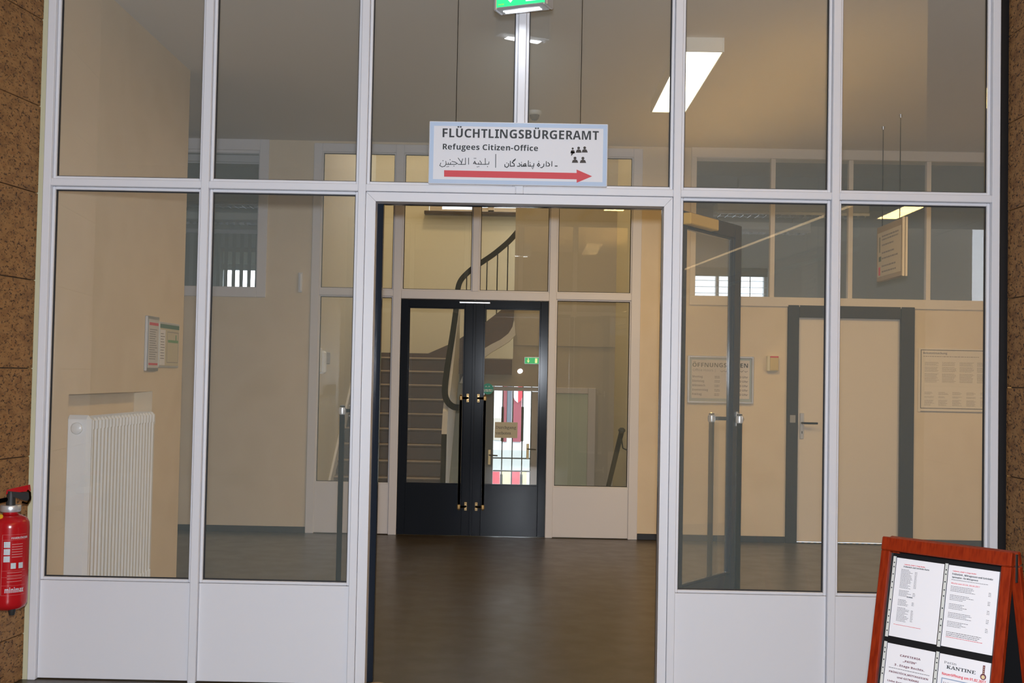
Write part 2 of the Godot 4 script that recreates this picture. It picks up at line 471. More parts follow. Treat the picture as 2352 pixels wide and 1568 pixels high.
func back_partition() -> void:
	var p := thing("glazed_partition", "white glazed partition at the far end of the lobby around the closed dark double doors", "partition", Vector3(0, 0, ZB))
	var z0 := -0.08
	var z1 := 0.015
	part("post", MB.new().span(-2.13, -2.045, 0, 3.935, z0, z1, 0.004), M.white2, p)
	part("post", MB.new().span(-1.298, -1.215, 0, 3.935, z0, z1, 0.004), M.white2, p)
	part("post", MB.new().span(-0.502, -0.436, 2.46, 3.935, z0, z1, 0.004), M.white2, p)
	part("post", MB.new().span(0.278, 0.35, 0, 3.935, z0, z1, 0.004), M.white2, p)
	part("post", MB.new().span(1.106, 1.2, 0, 3.935, z0, z1, 0.004), M.white2, p)
	for s in [[-2.045, -1.298], [-1.215, -0.502], [-0.436, 0.278], [0.35, 1.106]]:
		part("head_rail", MB.new().span(s[0], s[1], 3.85, 3.935, z0, z1 - 0.001, 0.004), M.white2, p)
		part("glazing_bead", MB.new().frame(s[0], s[1], 2.46, 3.85, 0.012, -0.03, 0.0, 0.002), M.white2, p)
		part("gasket", MB.new().frame(s[0] + 0.012, s[1] - 0.012, 2.472, 3.838, 0.006, -0.035, -0.022), M.gasket, p)
		pane(s[0] + 0.006, s[1] - 0.006, 2.465, 3.845, -0.032, p)
	for s in [[-2.045, -1.298], [0.35, 1.106]]:
		part("transom", MB.new().span(s[0], s[1], 2.395, 2.46, z0, z1 - 0.001, 0.004), M.white2, p)
		part("glazing_bead", MB.new().frame(s[0], s[1], 0.508, 2.395, 0.012, -0.03, 0.0, 0.002), M.white2, p)
		part("gasket", MB.new().frame(s[0] + 0.012, s[1] - 0.012, 0.52, 2.383, 0.006, -0.035, -0.022), M.gasket, p)
		pane(s[0] + 0.006, s[1] - 0.006, 0.512, 2.39, -0.032, p)
		part("lower_panel", MB.new().span(s[0], s[1], 0.008, 0.508, -0.06, 0.004, 0.003), M.white2, p)
	part("transom", MB.new().span(-1.215, 0.278, 2.375, 2.46, z0, z1 - 0.001, 0.004), M.white2, p)
	var tags := ["left", "right"]
	for k in 2:
		var d := thing("door_%d" % [3 + k], "closed dark blue-grey glazed door leaf in the far partition, the one with %s" % ["the stairs behind it" if k == 0 else "the paper notice on its glass"], "door", Vector3(-1.212 if k == 0 else 0.275, 0, ZB + 0.005), 0.0, "", "structure")
		var sx := 1.0 if k == 0 else -1.0
		var sp := func(a: float, b: float, y0: float, y1: float, za: float, zc: float, ch := 0.003) -> MB: return MB.new().span(minf(a * sx, b * sx), maxf(a * sx, b * sx), y0, y1, za, zc, ch)
		part("stile", sp.call(0.0, 0.078, 0.008, 2.37, -0.04, 0.008), M.dark, d)
		part("stile", sp.call(0.648, 0.741, 0.008, 2.37, -0.04, 0.008), M.dark, d)
		part("top_rail", sp.call(0.078, 0.648, 2.292, 2.37, -0.04, 0.008), M.dark, d)
		part("kick_panel", sp.call(0.078, 0.648, 0.008, 0.515, -0.035, 0.006), M.dark, d)
		part("glazing_bead", MB.new().frame(minf(0.078 * sx, 0.648 * sx), maxf(0.078 * sx, 0.648 * sx), 0.515, 2.292, 0.012, -0.03, 0.0), M.dark, d)
		pane(minf(0.08 * sx, 0.646 * sx), maxf(0.08 * sx, 0.646 * sx), 0.518, 2.288, -0.015, d)
		var e := Node3D.new()
		pull(d, Vector3(0.69 * sx, 0, 0.008), 1.0, -0.066 * sx, 0.055, M.brass, 0.012)
		e.free()
		if k == 0:
			part("meeting_strip", MB.new().box(Vector3(0.7425, 1.19, 0.012), Vector3(0.03, 2.35, 0.012), 0.003), M.dark, d)
			part("latch_rail", MB.new().box(Vector3(0.742, 2.345, 0.014), Vector3(0.31, 0.018, 0.012), 0.003), M.alu, d)
	var pn := thing("paper_notice", "yellowed paper notice taped on the glass of the far right door leaf", "notice", Vector3(-0.13, 1.07, ZB - 0.003))
	part("sheet", MB.new().box(Vector3.ZERO, Vector3(0.228, 0.158, 0.002)), mat(0.52, 0.48, 0.36, 0.8), pn)
	words(pn, "Durchgang", -0.105, 0.012, 0.028, 0.205, 0.0015, M.ink, false, true)
	words(pn, "verboten", -0.105, -0.045, 0.028, 0.155, 0.0015, M.ink, false, true)
	var st := thing("round_sticker", "round green sticker on the glass edge of the far right door leaf", "sticker", Vector3(-0.322, 1.48, ZB + 0.0))
	part("disc", MB.new().prism(disc2(Vector2.ZERO, 0.056, 28), -0.001, 0.001), mat(0.02, 0.27, 0.2, 0.5), st)
	var stp := MB.new()
	var rng := RandomNumberGenerator.new()
	rng.seed = 9
	small_print(stp, rng, -0.045, -0.008, 0.09, 2, 0.014, 0.007, 0.0013, 0.0)
	for q in [[-0.018, 0.024], [0.012, 0.024]]: stroke(stp, [Vector2(q[0] - 0.008, q[1] - 0.004), Vector2(q[0], q[1] + 0.005), Vector2(q[0] + 0.008, q[1] - 0.004)], 0.003, 0.0013)
	part("small_print", stp, M.paper, st)

func stairwell() -> void:
	var zw := -10.7
	var zx := -9.6
	var xl := -2.13
	var xr := 1.26
	wall("wall_stair_left", MB.new().span(xl - 0.15, xl, 0, 7.2, zw, ZB - 0.2), M.stairpaint, "warm cream wall on the left of the stairs")
	wall("wall_stair_right", MB.new().span(xr, xr + 0.14, -1.0, 7.2, zx - 0.2, ZB - 0.2), M.stairpaint, "warm cream wall on the right of the stairwell by the handrail")
	var bk := MB.new()
	bk.span(xl, xr + 0.14, 1.62, 3.93, zw - 0.2, zw).span(xl, -1.36, 3.93, 7.2, zw - 0.2, zw).span(0.9, xr + 0.14, 3.93, 7.2, zw - 0.2, zw).span(-1.36, 0.9, 5.6, 7.2, zw - 0.2, zw).span(xl, -0.6, -1.0, 1.62, zw - 0.2, zw)
	wall("wall_stair_back", bk, M.stairpaint, "warm cream wall behind the stair landing under the bright window")
	wall("wall_stair_front", MB.new().span(xl - 0.15, xr + 0.14, CEIL, 7.2, ZB - 0.4, ZB - 0.2), M.stairpaint, "wall of the stairwell above the far partition")
	solo("ceiling", MB.new().span(xl - 0.15, xr + 0.14, 7.2, 7.3, zw - 0.2, ZB - 0.2), M.plaster, "high ceiling of the stairwell", "ceiling", Vector3.ZERO, 0.0, "", "structure")
	solo("floor", MB.new().span(xl, xr + 0.14, -1.1, -0.9, -16, -6.7).span(xl, xr, -1.1, -0.2, -6.75, -6.7).span(xl, -0.78, -0.9, 0.0, -9.36, -6.7), M.grey, "grey floor of the lower passage to the street exit", "floor", Vector3.ZERO, 0.0, "", "structure")
	# wall with the street exit and the pale green door
	var ew := MB.new()
	ew.span(-0.78, -0.48, -0.9, 1.85, zx - 0.15, zx).span(-0.48, 0.32, 1.48, 1.85, zx - 0.15, zx).span(0.32, xr, -0.9, 2.03, zx - 0.15, zx).span(-0.1, 0.32, 1.85, 2.03, zx - 0.15, zx).span(-0.1, xr, 2.03, 7.2, zx - 0.15, zx + 0.02)
	wall("wall_exit", ew, M.beige, "beige wall above the street exit and the pale green door")
	wall("wall_passage", MB.new().span(-0.68, -0.53, -0.9, 1.62, zw, zx - 0.15).span(0.37, 0.52, -0.9, 1.62, zw - 0.2, zx - 0.15).span(-0.68, 0.52, 1.6, 1.7, zw - 0.2, zx - 0.15), M.beige, "short passage walls behind the street exit door")
	# the lower flight
	var fl := thing("staircase", "dark wooden staircase rising away behind the far partition, with pale worn nosings", "stairs", Vector3(-1.49, 0, -6.8))
	var r := 0.175
	var gq := 0.25
	for k in 11:
		var y := 0.4345 + r * (k - 2)
		var z := -7.35 - gq * (k - 2) + 6.8
		var s := part("step", MB.new().span(-0.63, 0.6, maxf(y - 0.21, 0.0), y - 0.035, z - gq - 0.05, z - 0.02), M.stairwood, fl)
		part("tread", MB.new().span(-0.63, 0.6, y - 0.035, y, z - gq - 0.02, z, 0.006), M.stairwood, s)
		part("nosing", MB.new().span(-0.63, 0.6, y - 0.016, y + 0.003, z - 0.01, z + 0.006, 0.004), M.nosing, s)
	var yl := 0.4345 + r * 8
	part("landing", MB.new().span(-0.63, 1.38, yl - 0.2, yl, zw + 6.8, -9.36 + 6.8 - 0.02), M.stairwood, fl)
	part("skirting", MB.new().span(-0.63, 0.17, yl, yl + 0.085, zw + 6.8, zw + 6.815).prism([Vector2(0.17, yl), Vector2(0.9, yl), Vector2(0.9, yl + 0.42), Vector2(0.17, yl + 0.085)], zw + 6.8, zw + 6.815), M.stairwood, fl)
	# white wall string along the left wall
	var sl := func(z: float) -> float: return 0.4345 + 0.7 * (-(z + 7.35))
	var side := Transform3D(Basis(Vector3(0, 0, 1), Vector3(0, 1, 0), Vector3(-1, 0, 0)), Vector3.ZERO)   # local x -> z, y -> y, z -> -x
	var prof := [Vector2(-6.85, maxf(sl.call(-6.85) - 0.05, 0.0)), Vector2(-6.85, sl.call(-6.85) + 0.13), Vector2(-9.4, sl.call(-9.4) + 0.13), Vector2(-9.4, sl.call(-9.4) - 0.1)]
	var ws := part("wall_string", MB.new().prism(prof, 2.13, 2.105, side), M.white2, self)
	ws.reparent(fl)
	# closed white balustrade with rounded foot, on the right of the flight
	var bal := thing("balustrade", "white solid curved balustrade beside the wooden stairs", "balustrade", Vector3(-0.84, 0, -7.4))
	var pb := []
	for q in disc2(Vector2(0.02, 0.42), 0.3, 9, -PI / 2 - 0.3, 0.2): pb.append(q)
	pb.append(Vector2(0.28, 0.95))
	pb.append_array([Vector2(0.14, 1.2), Vector2(-0.05, 1.32), Vector2(-1.9, 2.52), Vector2(-2.05, 2.5), Vector2(-2.05, 1.6), Vector2(-1.9, 1.5)])
	part("panel", MB.new().prism(pb, -0.03, 0.03, side), mat(0.7, 0.66, 0.6, 0.45), bal)
	var edge := []
	for q in disc2(Vector2(0.02, 0.42), 0.315, 12, -PI / 2 - 0.3, 0.2): edge.append(side * Vector3(q.x, q.y, 0.0))
	edge.append(side * Vector3(0.295, 0.95, 0.0))
	part("wood_edge", MB.new().tube(edge, 0.03, 8), mat(0.36, 0.2, 0.08, 0.4), bal)
	var hr := thing("handrail", "black curved handrail sweeping up the stairs behind the far partition", "handrail")
	var path := [px(1056, 936, 13.25), px(1042, 934, 13.3), px(1030, 925, 13.37), px(1023, 910, 13.42), px(1022, 890, 13.5), px(1026, 855, 13.75), px(1032, 815, 14.05), px(1040, 765, 14.5), px(1047, 715, 14.95), px(1050, 685, 15.2), px(1052, 662, 15.4), px(1057, 646, 15.5), px(1068, 632, 15.6), px(1086, 616, 15.65), px(1110, 600, 15.68), px(1132, 585, 15.68), px(1152, 569, 15.68), px(1168, 555, 15.68), px(1181, 541, 15.68), px(1195, 524, 15.68)]
	var cv := Curve3D.new()
	for i in path.size():
		var t: Vector3 = (path[mini(i + 1, path.size() - 1)] - path[maxi(i - 1, 0)]) / 6.0
		cv.add_point(path[i], -t, t)
	cv.bake_interval = 0.04
	part("rail", MB.new().tube(Array(cv.get_baked_points()), 0.036, 14), mat(0.012, 0.011, 0.01, 0.18), hr)
	for q in [[1072, 634, 720], [1119, 598, 700], [1143, 583, 690], [1167, 562, 680]]:
		var a := px(q[0], q[1], 15.66)
		part("baluster", MB.new().tube([a, Vector3(a.x, a.y - 0.95, a.z)], 0.008, 8), M.steel, hr)
	# second flight: dark string and white curved soffit, seen from below
	var s2 := thing("upper_flight", "dark wooden string of the upper flight curving over a white soffit", "stairs")
	var D := 15.62
	var c2 := func(a: Array) -> Array:
		var o := []
		for q in a:
			var w := px(q[0], q[1], D)
			o.append(Vector2(w.x, w.y))
		return o
	part("string", MB.new().prism(c2.call([[1056, 778], [1068, 770], [1110, 744], [1150, 713], [1182, 688], [1180, 735], [1177, 751], [1168, 766], [1150, 780], [1128, 791], [1110, 802], [1072, 830], [1064, 862], [1056, 880]]), -9.6, -9.54), M.stairwood, s2)
	part("soffit", MB.new().prism(c2.call([[1056, 880], [1064, 862], [1072, 830], [1110, 802], [1128, 791], [1150, 780], [1168, 766], [1177, 751], [1182, 735], [1184, 770], [1170, 784], [1150, 797], [1128, 810], [1108, 824], [1085, 845], [1070, 880]]), -9.62, -9.5), mat(0.72, 0.68, 0.6, 0.5), s2)
	# window over the landing
	var w3 := thing("window_3", "bright white-framed window high above the stair landing", "window", Vector3(-0.45, 3.95, zw), 0.0, "", "structure")
	var fr := mat(0.62, 0.5, 0.34, 0.5)
	part("window_frame", MB.new().span(-0.9, -0.72, 0.0, 1.65, -0.14, -0.06, 0.004).span(-0.06, 0.03, 0.0, 1.65, -0.14, -0.06, 0.004).span(0.62, 0.68, 0.0, 1.65, -0.14, -0.06, 0.004).span(1.25, 1.35, 0.0, 1.65, -0.14, -0.06, 0.004).span(-0.72, 1.25, 0.0, 0.055, -0.14, -0.06, 0.004).span(-0.72, 1.25, 1.57, 1.65, -0.14, -0.06, 0.004).span(-0.27, 1.25, 0.055, 0.09, -0.13, -0.07, 0.004), fr, w3)
	for s in [[-0.72, -0.06], [0.03, 0.62], [0.68, 1.25]]: pane(s[0], s[1], 0.055, 1.57, -0.1, w3)
	part("window_sill", MB.new().span(-0.96, 1.4, -0.045, 0.0, -0.02, 0.16, 0.005), mat(0.05, 0.03, 0.015, 0.4), w3)
	# descending handrail on the right wall
	var dr := thing("handrail", "brown wall handrail sloping down inside the right pane of the far partition", "handrail")
	var a0 := px(1428, 990, 13.3)
	var a1 := px(1395, 1125, 15.2)
	part("rail", MB.new().tube([a0, a1], 0.03, 14), mat(0.1, 0.06, 0.035, 0.35), dr)
	part("end_cap", MB.new().box(a0 + Vector3(0.0, 0.01, 0.0), Vector3(0.075, 0.06, 0.09), 0.02), M.rubber, dr)
	part("bracket", MB.new().tube([a0 + Vector3(0.0, -0.03, -0.15), a0 + Vector3(0.03, -0.2, -0.15), Vector3(xr, a0.y - 0.23, a0.z - 0.15)], 0.008, 8), M.steel, dr)
	# street exit leaf and the pale green door
	var ex := thing("door_6", "white glazed street exit door with bright daylight behind it", "door", Vector3(-0.08, -0.9, zx - 0.06), 0.0, "", "structure")
	part("door_frame", MB.new().span(-0.47, -0.4, 0, 2.375, -0.03, 0.03, 0.004).span(-0.4, 0.395, 2.32, 2.375, -0.03, 0.03, 0.004).span(0.34, 0.395, 0, 2.32, -0.03, 0.03, 0.004), mat(0.6, 0.56, 0.52, 0.5), ex)
	part("stile", MB.new().span(-0.395, -0.265, 0.02, 2.315, -0.025, 0.025, 0.004), mat(0.1, 0.095, 0.085, 0.5), ex)
	part("stile", MB.new().span(0.242, 0.335, 0.02, 2.315, -0.025, 0.025, 0.004), mat(0.5, 0.45, 0.4, 0.5), ex)
	part("bottom_rail", MB.new().span(-0.265, 0.242, 0.02, 0.4, -0.02, 0.02, 0.004), mat(0.5, 0.46, 0.4, 0.5), ex)
	pane(-0.265, 0.242, 0.4, 2.315, 0.0, ex)
	for q in [[-0.31, 1.43], [0.2, 1.52]]:
		part("door_handle", MB.new().box(Vector3(q[0], q[1], 0.03), Vector3(0.035, 0.2, 0.01), 0.003).tube([Vector3(q[0], q[1] + 0.03, 0.03), Vector3(q[0], q[1] + 0.03, 0.07), Vector3(q[0] + 0.11, q[1] + 0.025, 0.07)], 0.009, 8), M.brass, ex)
	var gd := thing("door_7", "pale green flush door beside the street exit", "door", Vector3(0.69, -0.9, zx), 0.0, "", "structure")
	part("door_leaf", MB.new().span(-0.3, 0.22, 0.01, 2.3, 0.0, 0.02, 0.004), mat(0.5, 0.56, 0.44, 0.5), gd)
	part("door_frame", MB.new().span(-0.36, -0.3, 0, 2.38, 0, 0.04, 0.006).span(0.22, 0.325, 0, 2.38, 0, 0.04, 0.006).span(-0.3, 0.22, 2.3, 2.38, 0, 0.04, 0.006), mat(0.62, 0.57, 0.54, 0.5), gd)
	part("door_plate", MB.new().box(Vector3(-0.27, 1.9, 0.025), Vector3(0.05, 0.12, 0.006), 0.002), mat(0.02, 0.12, 0.08, 0.5), gd)
	var es := thing("exit_sign", "small green escape sign lit on the beige wall above the street exit", "sign", px(1222, 828, 15.55))
	part("housing", MB.new().box(Vector3(0, 0, -0.02), Vector3(0.205, 0.095, 0.03), 0.004), M.steel, es)
	part("face", MB.new().box(Vector3(0, 0, -0.003), Vector3(0.19, 0.08, 0.004)), glow(0.03, 0.5, 0.16, 0.75), es)
	var ar := MB.new().prism([Vector2(-0.055, 0.03), Vector2(-0.045, 0.03), Vector2(-0.045, -0.005), Vector2(-0.03, 0.005), Vector2(-0.05, -0.03), Vector2(-0.07, 0.005), Vector2(-0.055, -0.005)], -0.001, 0.0005)
	ar.prism([Vector2(0.04, -0.03), Vector2(0.07, -0.03), Vector2(0.07, 0.03), Vector2(0.04, 0.03)], -0.001, 0.0005)
	part("pictogram", ar, glow(0.9, 0.95, 0.4, 0.9), es)
	# call point and telephone on the left wall
	var ic := thing("wall_telephone", "white wall telephone on the cream stair wall behind the left pane", "telephone", Vector3(xl, 1.74, -6.2))
	part("housing", MB.new().box(Vector3(0.03, 0, 0.08), Vector3(0.06, 0.26, 0.1), 0.012), M.radiator, ic)
	part("handset", MB.new().box(Vector3(0.045, -0.02, -0.04), Vector3(0.09, 0.24, 0.1), 0.02), M.radiator, ic)
	part("side_box", MB.new().box(Vector3(0.03, 0.03, -0.34), Vector3(0.06, 0.13, 0.3), 0.008), M.grey, ic)
	# the lamp that lights the stairs, out of sight overhead
	var sl2 := thing("ceiling_lamp", "round stairwell lamp under the high ceiling", "lamp", Vector3(-0.8, 7.19, -8.2))
	part("diffuser", MB.new().lathe([Vector2(0, -0.08), Vector2(0.2, -0.07), Vector2(0.25, -0.02), Vector2(0.25, 0.0), Vector2(0, 0.0)], 28), glow(1, 0.85, 0.55, 2.0), sl2)
	area("stair_light", Vector3(0, -0.1, 0), Vector2(0.5, 0.5), lin(1.0, 0.78, 0.46), 6.0, sl2)

# the point in depth d before the camera that the photograph shows at (x, y)
func px(x: float, y: float, d: float) -> Vector3:
	var b := Basis.from_euler(Vector3(deg_to_rad(1.7574), deg_to_rad(0.4290), deg_to_rad(1.1187)))
	var f := 784.0 / tan(deg_to_rad(32.5105 * 0.5))
	var v := b * Vector3((x - 1176.0) / f, -(y - 784.0) / f, -1.0)
	return CAM + v * (d / -v.z)

func louvre_lamp(at: Vector3, length: float, label: String) -> void:
	var l := thing("louvre_lamp", label, "lamp", at, 0.0, "unlit louvre lamps under the office ceilings")
	part("housing", MB.new().span(-length / 2, length / 2, 0.03, 0.13, -0.13, 0.13, 0.01), M.lampwhite, l)
	part("side_rail", MB.new().span(-length / 2, length / 2, 0.0, 0.03, 0.118, 0.13).span(-length / 2, length / 2, 0.0, 0.03, -0.13, -0.118), M.steel, l)
	var n := int(length / 0.085)
	var b := MB.new()
	for i in n:
		b.box(Vector3(-length / 2 + (i + 0.5) * length / n, 0.012, 0), Vector3(0.008, 0.05, 0.23), 0.0, Transform3D(Basis(), Vector3.ZERO))
	part("louvre_blade", b, M.steel, l).set_meta("kind", "stuff")
	for sx in [-1, 1]:
		part("hanger", MB.new().tube([Vector3(sx * length * 0.35, 0.13, 0), Vector3(sx * length * 0.35, CEIL - at.y, 0)], 0.006, 6), M.steel, l)

func offices() -> void:
	var zf := -9.9
	var z0 := ZB - 0.2
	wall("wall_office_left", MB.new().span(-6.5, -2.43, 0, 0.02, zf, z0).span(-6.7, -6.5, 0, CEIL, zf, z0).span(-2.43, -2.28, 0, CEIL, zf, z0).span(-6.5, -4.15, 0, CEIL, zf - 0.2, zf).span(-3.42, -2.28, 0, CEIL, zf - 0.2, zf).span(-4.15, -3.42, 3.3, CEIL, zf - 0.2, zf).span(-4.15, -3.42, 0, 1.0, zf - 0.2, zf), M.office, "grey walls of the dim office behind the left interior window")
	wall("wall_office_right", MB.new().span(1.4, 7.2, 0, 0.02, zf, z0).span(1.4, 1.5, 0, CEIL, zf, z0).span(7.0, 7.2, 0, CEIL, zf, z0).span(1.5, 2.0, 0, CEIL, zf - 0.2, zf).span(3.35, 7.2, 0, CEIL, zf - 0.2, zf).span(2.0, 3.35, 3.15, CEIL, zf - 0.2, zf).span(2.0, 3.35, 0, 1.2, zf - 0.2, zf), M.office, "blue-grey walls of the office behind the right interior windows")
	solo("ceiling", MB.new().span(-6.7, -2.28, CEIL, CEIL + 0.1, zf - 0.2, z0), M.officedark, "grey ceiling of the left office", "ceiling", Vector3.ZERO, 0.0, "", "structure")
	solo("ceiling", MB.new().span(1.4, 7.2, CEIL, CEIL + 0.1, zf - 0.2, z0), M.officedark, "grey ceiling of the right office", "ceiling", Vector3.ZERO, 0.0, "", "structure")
	# interior window on the left
	var w1 := thing("window_1", "white framed interior window into the dim office left of the second partition", "window", Vector3(-3.53, 2.43, ZB), 0.0, "", "structure")
	part("casing", MB.new().span(0.85, 0.945, -0.07, 1.53, 0, 0.02, 0.003).span(-0.95, 0.85, -0.07, 0.03, 0, 0.02, 0.003).span(-0.95, 0.85, 1.42, 1.53, 0, 0.02, 0.003).span(-0.95, -0.85, 0.03, 1.42, 0, 0.02, 0.003), M.white2, w1)
	part("inner_frame", MB.new().frame(-0.87, 0.87, 0.0, 1.43, 0.035, -0.1, -0.02, 0.003), M.white2, w1)
	pane(-0.85, 0.85, 0.02, 1.41, -0.06, w1)
	var w2 := thing("window_2", "long band of white framed interior panes over the flush door, showing the blue-grey office", "window", Vector3(1.72, 2.44, ZB), 0.0, "", "structure")
	part("casing", MB.new().span(-0.03, 4.61, -0.075, 0.02, 0, 0.02, 0.003).span(-0.03, 4.61, 1.42, 1.52, 0, 0.02, 0.003).span(-0.03, 0.025, 0.02, 1.42, 0, 0.02, 0.003).span(4.55, 4.61, 0.02, 1.42, 0, 0.02, 0.003), M.door, w2)
	for i in 5:
		var x := 0.8 + 0.785 * i
		part("mullion", MB.new().span(x - 0.023, x + 0.023, 0.0, 1.42, -0.06, 0.005, 0.003), M.door, w2)
	for i in 6:
		pane(maxf(0.0, 0.8 + 0.785 * (i - 1)), minf(4.58, 0.8 + 0.785 * i), 0.0, 1.42, -0.04, w2)
	solo("curtain_rail", MB.new().span(-0.95, 0.75, -0.008, 0.008, -0.01, 0.01, 0.003).span(-0.95, 0.75, 0.02, 0.09, -0.05, -0.03), M.white, "white curtain rail across the top of the left interior window", "rail", Vector3(-3.45, 3.79, -6.15))
	louvre_lamp(Vector3(-3.6, 3.53, -7.5), 2.2, "unlit louvre lamp in the left office, the nearer and higher looking of two")
	louvre_lamp(Vector3(-3.6, 3.53, -9.1), 2.2, "unlit louvre lamp in the left office, the one close above its blinds")
	louvre_lamp(Vector3(3.1, 3.53, -7.5), 1.75, "unlit louvre lamp in the right office, the nearer and longer looking of two")
	louvre_lamp(Vector3(3.0, 3.53, -9.1), 1.4, "unlit louvre lamp in the right office, the one above the slatted blind")
	# outside windows of the offices with their blinds
	var w4 := thing("window_4", "bright outside window of the left office behind vertical blinds", "window", Vector3(-3.785, 1.0, zf), 0.0, "", "structure")
	part("window_frame", MB.new().frame(-0.365, 0.365, 0, 2.3, 0.05, -0.15, -0.05).span(-0.32, 0.32, 2.0, 2.08, -0.15, -0.05), mat(0.35, 0.36, 0.33, 0.5), w4)
	part("roller_box", MB.new().span(-0.32, 0.32, 2.08, 2.25, -0.12, -0.04, 0.005), mat(0.5, 0.52, 0.46, 0.5), w4)
	pane(-0.32, 0.32, 0.05, 2.0, -0.1, w4)
	var vb := thing("vertical_blind", "grey vertical strip blinds half covering the left office window", "blind", Vector3(-3.785, 1.2, zf + 0.16))
	part("head_rail", MB.new().span(-0.8, 0.5, 2.27, 2.33, -0.03, 0.03, 0.005), M.white, vb)
	for i in 12:
		part("blind_strip", MB.new().box(Vector3(-0.75 + i * 0.105, 1.13, 0), Vector3(0.05, 2.28, 0.003), 0.0, Transform3D(Basis(Vector3.UP, 0.0), Vector3.ZERO)), mat(0.36, 0.4, 0.38, 0.8), vb)
	var w5 := thing("window_5", "bright outside window of the right office behind a slatted blind", "window", Vector3(2.675, 1.2, zf), 0.0, "", "structure")
	part("window_frame", MB.new().frame(-0.675, 0.675, 0, 1.95, 0.04, -0.15, -0.05).span(-0.02, 0.02, 0.04, 1.91, -0.15, -0.05), mat(0.4, 0.4, 0.38, 0.5), w5)
	pane(-0.63, 0.63, 0.04, 1.91, -0.1, w5)
	var hb := thing("slatted_blind", "horizontal slatted blind in the right office window, partly hidden by the open door leaf", "blind", Vector3(2.675, 1.25, zf + 0.03))
	part("head_rail", MB.new().span(-0.66, 0.66, 1.78, 1.9, -0.03, 0.03, 0.005), mat(0.06, 0.07, 0.07, 0.6), hb)
	for i in 18:
		part("slat", MB.new().box(Vector3(0, 1.72 - i * 0.085, 0), Vector3(1.3, 0.003, 0.055), 0.0, Transform3D(Basis(Vector3.RIGHT, 0.0), Vector3.ZERO)), mat(0.7, 0.72, 0.7, 0.4), hb)
	part("cord", MB.new().tube([Vector3(0.42, 1.78, 0.04), Vector3(0.42, 0.6, 0.04)], 0.006, 6), M.white, hb)
	# flush door in the far wall
	var d5 := thing("door_5", "closed cream flush door in a wide black frame at the right of the far wall", "door", Vector3(3.305, 0, ZB), 0.0, "", "structure")
	part("door_leaf", MB.new().span(-0.515, 0.515, 0.012, 2.265, -0.06, -0.02, 0.003), M.door, d5)
	part("door_frame", MB.new().span(-0.625, -0.51, 0, 2.385, -0.08, 0.022, 0.005).span(0.51, 0.65, 0, 2.385, -0.08, 0.022, 0.005).span(-0.51, 0.51, 2.26, 2.385, -0.08, 0.0215, 0.005), M.black, d5)
	var hd := part("handle_plate", MB.new().box(Vector3(-0.463, 1.17, -0.015), Vector3(0.04, 0.26, 0.01), 0.003), M.alu, d5)
	part("lever", MB.new().tube([Vector3(-0.463, 1.2, -0.01), Vector3(-0.463, 1.2, 0.04), Vector3(-0.44, 1.2, 0.045), Vector3(-0.32, 1.2, 0.045)], 0.011, 10), M.brass, hd)
	part("key_hole", MB.new().box(Vector3(-0.463, 1.105, -0.008), Vector3(0.008, 0.025, 0.004)), M.black, hd)
	part("frame_label", MB.new().box(Vector3(-0.565, 1.24, 0.024), Vector3(0.055, 0.075, 0.004)), M.grey, d5)
	part("threshold_strip", MB.new().span(-0.51, 0.51, 0.0, 0.008, -0.02, 0.03), M.black, d5)
	var tp := MB.new()
	for i in 17:
		var x := -0.5 + i * 0.06
		tp.prism([Vector2(x, 0.0), Vector2(x + 0.03, 0.0), Vector2(x + 0.05, 0.03), Vector2(x + 0.02, 0.03)], 0.008, 0.0086, Transform3D(Basis(Vector3.RIGHT, -PI / 2), Vector3(0, 0, 0.028)))
	part("hazard_stripes", tp, M.yellow, d5)

